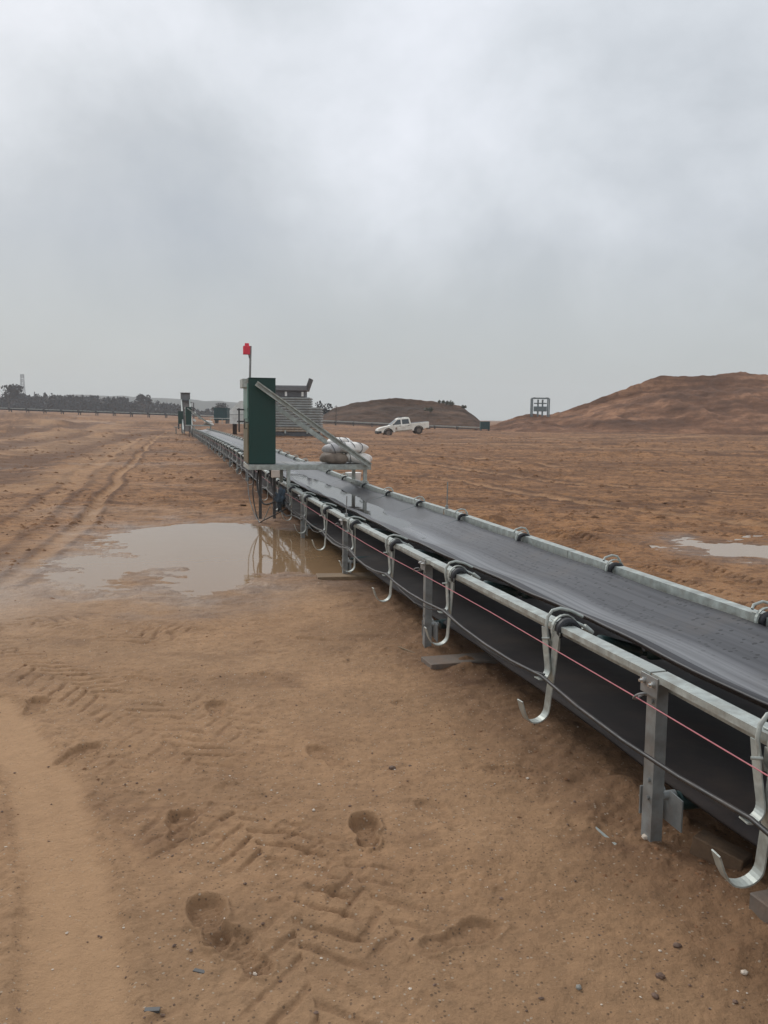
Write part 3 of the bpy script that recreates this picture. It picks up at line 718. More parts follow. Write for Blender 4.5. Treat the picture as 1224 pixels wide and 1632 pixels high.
# double cable hangers: flat bars ending in hooks, on the near rail
def hanger_proto(kind):
    b = MB()
    if kind == 0:
        P = [(0, 0, -.03), (0.004, 0, -.22), (.004, 0, -.38)]
        rr = .060; c = (.004 - rr, -.42)
        P += [(c[0] + rr * math.cos(a), 0, c[1] + rr * math.sin(a) * .95) for a in np.linspace(0, -math.pi * .80, 11)]
        P += [(c[0] - rr * 1.18, 0, c[1] + .005), (c[0] - rr * 1.55, 0, c[1] + .06)]
        P = [(x, y - .04 - .17 * (z + .03), z) for x, y, z in P]
        b.ribbon(P, (0, 1, 0), .048, .0055)
    else:
        P = [(-.002, 0, -.03), (-.004, 0, -.12), (-.002, 0, -.20)]
        rr = .045; c = (-.002 - rr, -.215)
        P += [(c[0] + rr * math.cos(a), 0, c[1] + rr * math.sin(a)) for a in np.linspace(0, -math.pi * .62, 9)]
        P = [(x - .007, y + .055 + .22 * (z + .03), z) for x, y, z in P]
        b.ribbon(P, (0, 1, 0), .046, .005)
    return b
hgA = hanger_proto(0).mesh('cable_hanger', 'galvanised'); hgB = hanger_proto(1).mesh('upper_hook', 'galvanised')
for u in IDL:
    h = inst('cable_hanger', hgA, conv, (lx(1.718), u + .01, zn(u)), (0, R(random.uniform(-2.5, 2.5)), R(random.uniform(-9, 9))))
    inst('upper_hook', hgB, h, (0, 0, 0))

# cable and pull cord lie in the hooks and eyes
def run_cable(name, v, dz, sag, r, mat, label, cat, u0=-1.5, u1=64, seed=1, stations=IDL):
    rr = random.Random(seed); P = []
    for a, c in zip(stations[:-1], stations[1:]):
        if c < u0 or a > u1: continue
        s = sag * rr.uniform(.4, 1.6); w = rr.uniform(-.012, .012)
        for t in (0, .25, .5, .75): 
            u = a + (c - a) * t; k = 4 * t * (1 - t)
            P.append(wpt(v + w * k, u, zn(u) + dz - s * k))
    b = MB(); b.tube(P, r, 6); o = b.build(name, mat); tag(o, label, cat); return o
run_cable('power_cable', 1.665, -.245, .035, .0085, 'cable_black', 'thick black cable slung along the hooks under the near rail', 'cable')
run_cable('power_cable', 1.68, -.238, .07, .0045, 'cable_black', 'thin dark cable sagging beside the thick black cable', 'cable', seed=5, u0=4)
run_cable('pull_cord', 1.662, -.083, .004, .0024, 'cord_pink', 'thin pink pull cord stretched along the outside of the near rail', 'cord', seed=3, stations=POSTS)
# wet pool lying on the sagging belt
b = MB(); P = [(2.12 + .03 * math.sin(k), u) for k, u in enumerate(np.linspace(7.6, 18.5, 14))] + [(2.62 + .03 * math.sin(2 * k), u) for k, u in enumerate(np.linspace(18.5, 7.6, 14))]
zp = min(zl(2.33, u) for u in np.linspace(8, 16, 33)) - .12 + .034
b.add([wpt(v, u, zp) for v, u in P], [tuple(range(len(P)))]); tag(b.build('water', 'belt_pool'), 'rainwater pooled on the sagging belt in front of the platform', 'water', kind='structure')
# thin marker rods
def rod(v, u, z, h, label):
    b = MB(); b.cyl((0, 0, -.06), (.004, 0, h), .006, 6); b.box((0, 0, .0), (.03, .04, .04), bev=.002); tag(b.build('marker_rod', 'galvanised_dull', loc=wpt(v, u, z)), label, 'rod')
rod(2.87, 8.73, zf(8.73) + .02, .27, 'thin upright rod clamped to the far rail')
rod(1.77, 8.72, zn(8.72) + .02, .20, 'thin upright rod clamped to the near rail before the platform')

# ------------------------------------------------------------------ platform, cabinet, mast, bags
def make_platform(label):
    t = empty('steel_platform', (0, 0, 0), AZ, label, 'platform')
    y0, y1 = 0, .86
    for y in (y0, y1): MB().box((lx(2.03), y, .855), (1.84, .045, .075), bev=.002).build('beam', 'galvanised', t)
    for x in (1.13, 2.93): MB().box((lx(x), .43, .853), (.045, .81, .068), bev=.002).build('cross_beam', 'galvanised', t)
    b = MB(); b.box((lx(2.03), .43, .893), (1.80, .80, .006))
    for k in range(11): b.box((lx(1.2 + k * .166), .43, .898), (.02, .78, .004))
    b.build('deck', 'galvanised_dull', t)
    for x in (1.70, 2.865):
        for y in (y0 + .01, y1 - .01):
            q = MB(); q.box((lx(x), y, .695), (.052, .05, .25), bev=.002); q.box((lx(x), y, .572), (.10, .09, .008)); q.build('leg', 'galvanised', t)
    for x in (1.36, 1.58):
        q = MB(); q.box((lx(x), .78, .41), (.045, .045, .815), bev=.002); q.build('leg', 'steel_dark', t)
    # sloping channel from the cabinet top to the deck end
    q = MB(); a = Vector((lx(1.225), -.045, 2.075)); c = Vector((lx(2.93), -.045, .885)); d = (c - a).normalized(); n = Vector((d.z, 0, -d.x)) * -1
    w, fl, th = .074, .04, .006
    q.prism([(-w / 2, -fl), (-w / 2, 0), (w / 2, 0), (w / 2, -fl), (w / 2 - .018, -fl), (w / 2 - .018, -th), (-w / 2 + .018, -th), (-w / 2 + .018, -fl)], a, c, n, Vector((0, 1, 0)))
    q.build('strut', 'galvanised', t)
    q = MB(); a = Vector((lx(1.35), .88, 1.93)); c = Vector((lx(2.9), .88, .885)); d = (c - a).normalized(); n = Vector((-d.z, 0, d.x))
    q.prism([(-w / 2, 0), (w / 2, 0), (w / 2, fl), (w / 2 - th, fl), (w / 2 - th, th), (-w / 2 + th, th), (-w / 2 + th, fl), (-w / 2, fl)], a, c, n, Vector((0, 1, 0)))
    q.build('strut', 'galvanised', t)
    return t
def make_cabinet(label):
    t = empty('control_cabinet', (0, 0, 0), AZ, label, 'cabinet'); z0, z1 = .902, 2.15
    x0, x1 = lx(1.125), lx(1.515)
    b = MB(); b.box(((x0 + x1) / 2, .40, (z0 + z1) / 2), (x1 - x0, .74, z1 - z0), bev=.008); b.build('body', 'cabinet_green', t)
    b = MB(); b.box(((x0 + x1) / 2, .40, z1 + .004), (x1 - x0 + .006, .75, .014), bev=.004); b.build('roof', 'cabinet_green', t)
    # open edge of the door side, a pale strip above and a muddy one below
    b = MB(); b.box((x0 - .012, .40, z0 + .30), (.02, .70, .58), bev=.003); b.build('door', 'cabinet_edge', t)
    d = MB(); d.box((x0 - .012, .40, z0 + .895), (.02, .70, .56), bev=.003); do = d.build('door', 'cabinet_seam', t)
    h = MB(); h.tube([(x0 - .02, .12, 1.42), (x0 - .06, .12, 1.42), (x0 - .06, .12, 1.56), (x0 - .02, .12, 1.56)], .008, 6); h.build('handle', 'steel_dark', do)
    b = MB(); b.box((x0 - .045, .30, z1 - .07), (.09, .45, .13), bev=.004); b.build('junction_box', 'galvanised', t)
    b = MB()
    for z in (1.70, 1.52): b.cyl((x0 - .02, .60, z), (x0 - .13, .60, z), .012, 6)
    b.cyl((x0 - .10, .60, 1.36), (x0 - .10, .60, 1.72), .012, 6); b.build('isolator', 'steel_dark', t)
    return t
def make_mast(label):
    t = empty('beacon_mast', (0, 0, 0), AZ, label, 'beacon'); x = lx(1.175); zt = 2.174
    MB().tube([(x, .40, zt), (x + .012, .40, 2.64)], .016, 8).build('pole', 'galvanised_dull', t)
    b = MB(); b.box((x - .05, .385, 2.575), (.10, .10, .125), bev=.006); b.box((x - .045, .385, 2.655), (.06, .06, .045), bev=.004); b.build('lamp_housing', 'beacon_red', t)
    b = MB(); b.tube([(x - .035, .385, 2.55), (x - .02, .39, 2.52), (x - .008, .40, 2.46)], .006, 6); b.build('wire', 'cable_black', t)
    return t
def bag(loc, dims, rot, mat, label, seed, group, ties=0, dent=.19):
    n, m = 26, 18; vs = []; fs = []; rs = random.Random(seed); ph = [rs.uniform(0, 6.28) for _ in range(8)]
    for i in range(m + 1):
        th = math.pi * i / m
        for k in range(n):
            a = 2 * math.pi * k / n
            sx = math.copysign(abs(math.cos(a)) ** .55, math.cos(a)); sy = math.copysign(abs(math.sin(a)) ** .55, math.sin(a))
            e = math.sin(th) ** .6; zz = math.copysign(abs(math.cos(th)) ** .9, math.cos(th))
            w = 1 + dent * (.4 * math.sin(3 * a + ph[0] + 2 * zz) + .3 * math.sin(5 * a + ph[1]) * e + .25 * math.sin(9 * a + ph[2] + 3 * zz))
            x = sx * e * w * dims[0] / 2; y = sy * e * w * dims[1] / 2
            z = zz * dims[2] / 2 * (1 - .35 * max(0, abs(sx * e) - .55)) * (1 + .12 * math.sin(9 * x / dims[0] + ph[3]) * math.sin(6 * y / dims[1] + ph[4]))
            if z < 0: z = max(z, -dims[2] * .40)
            vs.append((x, y, z))
    for i in range(m):
        for k in range(n): fs.append((i * n + k, i * n + (k + 1) % n, (i + 1) * n + (k + 1) % n, (i + 1) * n + k))
    b = MB(); b.add(vs, fs, True)
    # gathered neck tucked at the back
    b.tube([(dims[0] * .1, dims[1] * .44, 0), (dims[0] * .12, dims[1] * .52, dims[2] * .12), (dims[0] * .1, dims[1] * .6, dims[2] * .1)], [.05, .025, .045], 8)
    o = b.build('sandbag', mat); o.location = loc; o.rotation_euler = (rot[0], rot[1], rot[2] + AZ); tag(o, label, 'sandbag', group)
    for k in range(ties):
        x = dims[0] * (-.25 + .5 * k / max(1, ties - 1)); Q = []
        for j in range(25):
            a = 2 * math.pi * j / 24; i = None
            sy = math.copysign(abs(math.cos(a)) ** .6, math.cos(a)); szz = math.copysign(abs(math.sin(a)) ** .8, math.sin(a))
            Q.append((x + .02 * math.sin(a * 2 + k), sy * dims[1] * .515, max(szz * dims[2] * .515, -dims[2] * .42)))
        q = MB(); q.tube(Q[:-1], .006, 5, closed=True); q.build('tie', 'strap_grey', o)
    return o
UP = 12.70
def wl(v, du, z, U=UP, dz=0): return wpt(v, U + du, z + dz)
plat = make_platform('galvanised platform on legs straddling the nearer stretch of the conveyor belt'); plat.location = wpt(VC, UP, 0)
cabn = make_cabinet('tall dark green steel cabinet on the nearer platform with a red beacon above'); cabn.location = wpt(VC, UP, 0)
mast = make_mast('red beacon on a thin pole above the nearer green cabinet'); mast.location = wpt(VC, UP, 0)
GB = 'sandbags weighing down the nearer platform'
bag(wl(2.44, .26, .978), (.42, .34, .19), (0, R(3), R(6)), 'bag_dirty', 'mud stained brown sandbag at the left of the bottom layer on the nearer platform', 1, GB)
bag(wl(2.80, .30, .978), (.46, .36, .19), (0, R(8), R(-8)), 'bag_white', 'white sandbag drooping over the right end of the nearer platform', 2, GB, 1)
bag(wl(2.70, .28, 1.135), (.46, .34, .17), (0, R(2), R(4)), 'bag_white', 'white sandbag tied with dark cords on top of the nearer pile', 3, GB, 3)
bag(wl(2.44, .30, 1.125), (.30, .34, .17), (0, R(-6), R(14)), 'bag_grey', 'greyish folded sandbag leaning at the left of the nearer pile', 4, GB, 2, .2)
bag(wl(2.56, .42, 1.225), (.36, .28, .12), (R(4), R(0), R(-5)), 'bag_white', 'flat pale sandbag topmost at the back of the nearer pile', 5, GB, 3, .2)
UP2 = 63.0; DZ2 = .04
for src, lab in ((plat, 'galvanised platform straddling the conveyor far away near its head'), (cabn, 'small distant green cabinet on the far platform without a beacon')):
    c = copy_tree(src); c.location = wpt(VC, UP2, DZ2); c['label'] = lab
GB2 = 'bags on the far platform'
bag(wl(2.62, .3, 1.0, UP2), (.5, .4, .2), (0, 0, 0), 'bag_dirty', 'brown bag at the bottom of the little pile on the far platform', 6, GB2)
bag(wl(2.90, .3, 1.0, UP2), (.4, .4, .2), (0, R(20), 0), 'bag_white', 'white bag drooping off the end of the far platform', 7, GB2)
bag(wl(2.70, .3, 1.17, UP2), (.55, .4, .17), (0, R(4), 0), 'bag_white', 'white bag on top of the little pile on the far platform', 8, GB2)
for v, z, ry, lab in ((1.75, 1.80, 0, 'small white sheet fixed high beside the far cabinet'), (1.75, 1.28, 30, 'small white sheet hanging low beside the far cabinet')):
    b = MB(); b.box((0, 0, 0), (.26, .03, .15), bev=.004); o = b.build('white_sheet', 'housing_white', loc=wpt(v - .06, UP2 + .3, z)); o.rotation_euler = (0, R(ry), AZ); tag(o, lab, 'sheet')
    o.location = wpt(v - .04, UP2 + .2, z)
# cables, rag, box and litter under the nearer platform
def wire(name, pts, r, mat, label, cat):
    # smooth through the points
    P = [Vector(p) for p in pts]; Q = []
    for i in range(len(P) - 1):
        p0, p1, p2, p3 = P[max(i - 1, 0)], P[i], P[i + 1], P[min(i + 2, len(P) - 1)]
        for k in range(6):
            t = k / 6; Q.append(.5 * ((2 * p1) + (p2 - p0) * t + (2 * p0 - 5 * p1 + 4 * p2 - p3) * t * t + (3 * p1 - p0 - 3 * p2 + p3) * t ** 3))
    Q.append(P[-1]); b = MB(); b.tube(Q, r, 6); tag(b.build(name, mat), label, cat)
wire('loose_cable', [wpt(1.28, 12.95, .80), wpt(1.25, 12.8, .55), wpt(1.33, 12.6, .32), wpt(1.55, 12.3, .42), wpt(1.60, 12.0, .38)], .013, 'cable_black', 'thick black cable looping below the nearer cabinet', 'cable')
wire('loose_cable', [wpt(1.26, 13.3, .80), wpt(1.22, 13.2, .42), wpt(1.26, 12.8, .06), wpt(1.32, 12.5, .10), wpt(1.62, 12.2, .30)], .009, 'cable_black', 'black cable dropping left of the nearer cabinet to the sand', 'cable')
wire('loose_cable', [wpt(1.16, 13.4, .80), wpt(1.16, 13.1, .35), wpt(1.28, 12.7, .04), wpt(1.4, 12.5, .30)], .007, 'galvanised_dull', 'grey conduit slanting down beside the nearer cabinet', 'cable')
wire('loose_cable', [wpt(1.44, 12.85, .82), wpt(1.46, 12.6, .50), wpt(1.56, 12.2, .22), wpt(1.62, 11.6, .26), wpt(1.66, 11.1, .26)], .012, 'cable_black', 'black cable hanging from the box under the nearer platform', 'cable')
def blob(name, loc, dims, mat, label, cat, seed, rough=.35, n=18, rot=(0, 0, 0), group=None):
    rs = np.random.default_rng(seed); bm = bmesh.new(); bmesh.ops.create_icosphere(bm, subdivisions=3, radius=.5)
    ph = rs.uniform(0, 6.28, 9)
    for v in bm.verts:
        d = v.co.normalized(); w = 1 + rough * (.5 * math.sin(3 * d.x * 2 + ph[0]) * math.cos(2.5 * d.y * 2 + ph[1]) + .35 * math.sin(5 * d.z * 2 + ph[2] + 3 * d.x) + .25 * math.sin(9 * d.y + ph[3] + 5 * d.z))
        v.co = Vector((d.x * dims[0], d.y * dims[1], d.z * dims[2])) * .5 * w
    me = bpy.data.meshes.new(name); bm.to_mesh(me); bm.free(); me.materials.append(MATS[mat])
    me.polygons.foreach_set('use_smooth', [True] * len(me.polygons))
    o = bpy.data.objects.new(name, me); COL.objects.link(o); o.location = loc; o.rotation_euler = rot
    if label: tag(o, label, cat, group)
    return o
blob('rag', wpt(1.52, 12.2, .44), (.12, .11, .24), 'rag_blue', 'crumpled blue grey rag stuffed under the nearer platform', 'rag', 3, .8)
b = MB(); b.box((0, 0, 0), (.12, .08, .11), bev=.006); o = b.build('terminal_box', 'box_cream', loc=wpt(1.50, 12.66, .762)); o.rotation_euler[2] = AZ; tag(o, 'small cream box fixed under the nearer platform edge', 'box')
b = MB(); b.tube([(0, 0, 0), (0, 0, .01), (0, 0, .26), (0, 0, .28)], [.10, .11, .135, .14], 14); o = b.build('bucket', 'bag_white', loc=wpt(3.12, 14.0, zfar(*wpt(3.12, 14, 0)[:2]) + .25))
o.location.z = .38; tag(o, 'white bucket just beyond the far rail behind the platform', 'bucket')
o.location = wpt(3.02, 14.3, zf(14.3) - .22)
# ------------------------------------------------------------------ conveyor head beyond the far platform
hd = empty('inclined_conveyor', wpt(VC - .9, 71.5, 0), AZ, 'grey inclined conveyor climbing to a box shaped head beyond the far green cabinet', 'conveyor')
def incl(x, z): return (x, z)
a0, a1 = (0, .35), (9.0, 3.05)
for x in (-.36, .36):
    q = MB(); q.prism([(-.05, -.12), (.05, -.12), (.05, .12), (-.05, .12)], (x, a0[0], a0[1]), (x, a1[0], a1[1]), (1, 0, 0), (0, 0, 1)); q.build('side_frame', 'galvanised', hd)
q = MB(); q.add([(-.30, 0, .34), (.30, 0, .34), (.30, 9, 3.04), (-.30, 9, 3.04), (-.30, 0, .32), (.30, 0, .32), (.30, 9, 3.02), (-.30, 9, 3.02)], [(0, 1, 2, 3), (7, 6, 5, 4), (0, 4, 5, 1), (1, 5, 6, 2), (2, 6, 7, 3), (3, 7, 4, 0)]); q.build('belt', 'tyre', hd)
for y, z in ((3, 1.2), (6, 2.1), (8.7, 2.9)):
    q = MB()
    for x in (-.36, .36): q.box((x, y, z / 2 - .2), (.10, .10, z + .4))
    q.box((0, y, z * .55), (.62, .06, .06)); q.build('trestle', 'galvanised_dull', hd)
q = MB(); q.box((0, 9.1, 3.28), (.82, 1.0, .62), bev=.03); q.box((0, 9.0, 3.62), (.88, 1.1, .05)); q.build('head_box', 'panel_lip', hd)
q = MB(); q.box((0, 8.57, 2.86), (.56, .05, .24)); q.build('chute', 'panel_dark', hd)
q = MB(); q.tube([(.72, 8.6, 1.0), (.72, 8.6, 2.75), (.42, 8.6, 2.75)], .045, 6); q.tube([(.72, 8.6, 2.3), (.38, 8.6, 2.3)], .03, 6); q.build('ladder_rail', 'steel_dark', hd)
def box_thing(name, loc, d, mat, label, cat, rz=0, rib=0, feet=True):
    t = empty(name, loc, rz, label, cat); q = MB(); q.box((0, 0, d[2] / 2 + .12), d, bev=.02)
    for k in range(rib):
        x = -d[0] / 2 + d[0] * (k + .5) / rib; q.box((x, -d[1] / 2 - .02, d[2] / 2 + .12), (d[0] / rib * .45, .04, d[2] * .9))
    q.build('body', mat, t)
    q = MB(); q.box((0, 0, d[2] + .145), (d[0] + .06, d[1] + .06, .05)); q.build('roof', mat, t)
    q = MB()
    for x in (-d[0] * .42, d[0] * .42): q.box((x, 0, -.1), (.12, d[1] * .9, .44))
    q.build('skid', 'steel_dark', t); return t
box_thing('control_cabinet', (-17.15, 72.5, .78), (.42, .6, 1.0), 'cabinet_green', 'dark green cabinet half hidden behind the inclined conveyor', 'cabinet', AZ)
q = MB(); q.box((-17.15, 72.5, .62), (1.0, .8, .08)); q.box((-17.5, 72.3, .2), (.07, .07, .8)); q.box((-16.8, 72.3, .2), (.07, .07, .8)); tag(q.build('cabinet_stand', 'galvanised_dull'), 'grey stand below the half hidden green cabinet', 'stand')
ct = box_thing('steel_container', (-20.75, 110, .95), (1.65, 2.2, 1.5), 'container_teal', 'dark teal steel container on the skyline left of the white housing', 'container', 0, 7)
ct2 = box_thing('steel_container', (13.5, 117, .12), (1.25, 1.2, 1.0), 'container_teal', 'small dark teal container at the right foot of the brown mound', 'container', 0, 6)
q = MB()
q.tube([(-21.6, 106.0, 1.28), (-11.5, 104, 1.30)], .04, 6)
for x in (-21.3, -19.9, -16, -12): q.cyl((x, 105.5, .2), (x, 105.5, 1.28), .04, 6)
tag(q.build('pipe_rail', 'galvanised'), 'thin grey pipe rail in front of the teal container left of the white housing', 'rail')

# ------------------------------------------------------------------ ribbed machine stack and white housing
st = empty('steel_hopper', (-8.2, 70, -.05), 0, 'big grey machine of ribbed steel layers with a dark box and tilted flap on top', 'machine')
def ribbed(x0, x1, z0, z1, n, y0, y1, mat, name, hi=.0):
    q = MB(); q.box(((x0 + x1) / 2, (y0 + y1) / 2, (z0 + z1) / 2), (x1 - x0 - .1, y1 - y0 - .1, z1 - z0))
    h = (z1 - z0) / n; rs = random.Random(n)
    for k in range(n):
        z = z0 + h * (k + .5); j = rs.uniform(-.05, .05)
        q.prism([(-.06, -h * .36), (.05, -h * .30), (.06, h * .08), (0.02, h * .36), (-.06, h * .36)], (x0 + j, y0, z), (x1 + j, y0, z), (0, -1, 0), (0, 0, 1))
        q.prism([(-.06, -h * .36), (.05, -h * .30), (.06, h * .08), (0.02, h * .36), (-.06, h * .36)], (x1, y0, z), (x1, y1, z), (1, 0, 0), (0, 0, 1))
    return q.build(name, mat, st)
ribbed(-3.0, 2.92, .80, 2.42, 8, 0, 3, 'panel_grey', 'lower_layer')
ribbed(-3.0, 2.88, .42, .80, 2, 0, 3, 'paint_mud', 'bottom_layer')
ribbed(-2.6, 2.05, 2.44, 3.22, 4, .2, 2.8, 'panel_grey', 'upper_layer')
q = MB(); q.box((-.40, 1.4, 3.48), (4.1, 2.2, .52), bev=.02); q.build('top_box', 'panel_dark', st)
q = MB(); q.box((-.34, 1.4, 3.93), (4.35, 2.5, .37), bev=.03); q.box((-.34, .6, 4.14), (4.2, .8, .05)); q.build('top_tray', 'panel_lip', st)
q = MB(); q.box((1.93, 1.3, 4.28), (.20, 2.0, 1.0), Matrix.Rotation(R(19), 4, 'Y'), bev=.02); q.build('flap', 'panel_dark', st)
for x in (0.14, 1.48):
    q = MB(); q.box((x, .27, 3.48), (.18, .03, .36), bev=.01); q.build('lamp_plate', 'housing_white', st)
for x in (.12, 1.90, -1.8):
    q = MB(); q.box((x, -.05, .42), (.13, .10, .26), bev=.01); q.build('foot_block', 'galvanised', st)
q = MB(); q.box((-.1, 1.4, .22), (5.7, 2.8, .36), bev=.02); q.build('skid', 'panel_dark', st)
wh = empty('machine_housing', (-12.0, 72, 0), 0, 'white housing with a sloped shoulder standing left of the nearer cabinet', 'housing')
q = MB(); q.prism([(-.95, .95), (.95, .95), (.95, 2.85), (-.10, 2.85), (-.95, 2.05)], (0, 0, 0), (0, 2.0, 0), (1, 0, 0), (0, 0, 1)); q.build('shell', 'housing_white', wh)
q = MB(); q.cyl((.62, .02, 1.55), (.62, -.35, 1.55), .22, 14); q.cyl((.42, .02, 1.35), (.42, -.20, 1.35), .16, 12); q.cyl((.85, .02, 1.98), (.85, -.2, 1.98), .15, 12); q.build('motor', 'steel_dark', wh)
q = MB(); q.box((-.02, -.015, 1.72), (1.86, .03, .035)); q.build('seam', 'panel_grey', wh)
for x in (-.7, .75):
    q = MB(); q.box((x, 1.0, .42), (.28, .5, 1.04)); q.build('leg', 'mound_brown', wh)

# ------------------------------------------------------------------ distant conveyor
FC = [(-120, 152, 4.2), (-66.78, 150, 2.52), (-51.56, 150, 2.16), (-36.33, 150, 1.81), (-20.68, 147, 1.35), (-10.59, 142, 1.06), (.59, 130, .76), (6.58, 122, .60), (12.9, 118, .45)]
fcv = empty('distant_conveyor', FC[3], 0, 'thin distant conveyor line crossing the whole quarry below the skyline', 'conveyor'); o0 = Vector(FC[3])
q = MB(); q2 = MB()
for a, c in zip(FC[:-1], FC[1:]):
    a = Vector(a) - o0; c = Vector(c) - o0; d = (c - a).normalized(); n = Vector((d.y, -d.x, 0))
    q.prism([(-.06, -.05), (.06, -.05), (.06, .05), (-.06, .05)], a + n * .5, c + n * .5, n, (0, 0, 1)); q.prism([(-.06, -.05), (.06, -.05), (.06, .05), (-.06, .05)], a - n * .5, c - n * .5, n, (0, 0, 1))
    q2.prism([(-.44, -.16), (.44, -.16), (.44, -.28), (-.44, -.28)], a, c, n, (0, 0, 1))
q.build('rail', 'galvanised', fcv); q2.build('belt', 'rubber', fcv)
lg = MB(); lg.box((0, -.52, -.45), (.14, .08, .9)); lg.box((0, .52, -.45), (.14, .08, .9)); lg.box((0, -.575, -.05), (.35, .06, .22)); lg.box((0, 0, -.36), (.10, 1.0, .08)); lgm = lg.mesh('trestle', 'steel_dark')
L = 0
for x in np.arange(-80, 12.5, 3.0):
    y = float(np.interp(x, [f[0] for f in FC], [f[1] for f in FC])); z = float(np.interp(x, [f[0] for f in FC], [f[2] for f in FC]))
    inst('trestle', lgm, fcv, Vector((x, y, z)) - o0)
pl = empty('utility_pole', (-7.83, 138, .2), 0, 'slim bare pole standing by the left foot of the brown mound', 'pole')
MB().tube([(0, 0, 0), (0, 0, 3.3)], [.07, .05], 6).build('post', 'bark', pl); MB().box((0, 0, 3.05), (.5, .06, .08)).build('cross_arm', 'bark', pl)
# scrub tufts on the brown mound
for k, (x, y, z, s, lab) in enumerate(((12.2, 164, 4.45, .7, 'dark scrub tuft on the right shoulder of the brown mound crest'), (7.6, 156, 3.0, .8, 'green scrub tuft halfway up the brown mound'), (15.0, 163, 3.8, .5, 'little scrub tuft near the right end of the brown mound crest'), (10.6, 164, 4.7, .45, 'little scrub tuft on the middle of the brown mound crest'))):
    r_ = [(random.uniform(-s, s), random.uniform(-.3, .3), random.uniform(0, .3 * s), s * .5, s * .4, s * .45) for _ in range(5)]
    tag(leaf_mesh(r_, 160, .13, 40 + k).build('shrub', 'scrub', loc=(x, y, z), fix=False), lab, 'shrub')
# ------------------------------------------------------------------ steel frame on the mound
fr = empty('steel_gantry', (22.55, 126.2, 2.15), 0, 'grey open steel frame standing on the low shoulder of the red mound', 'frame')
for x in (-1.22, 1.22):
    for y in (-.6, .6): MB().box((x, y, 1.2), (.17, .14, 2.65), bev=.01).build('column', 'frame_grey', fr)
for x in (-.33, .33): MB().box((x, -.1, 1.15), (.22, .2, 2.45), bev=.01).build('post', 'frame_grey', fr)
q = MB()
for y in (-.6, .6): q.box((0, y, 2.55), (2.35, .16, .18))
for x in (-.9, .9): q.box((x, 0, 2.62), (.15, 1.3, .12))
q.build('top_beam', 'frame_grey', fr)
MB().box((0, -.1, 1.02), (1.86, .5, .72), bev=.02).build('block', 'frame_grey', fr)
MB().box((0, -.1, 1.82), (1.86, .25, .16), bev=.02).build('cross_bar', 'frame_grey', fr)

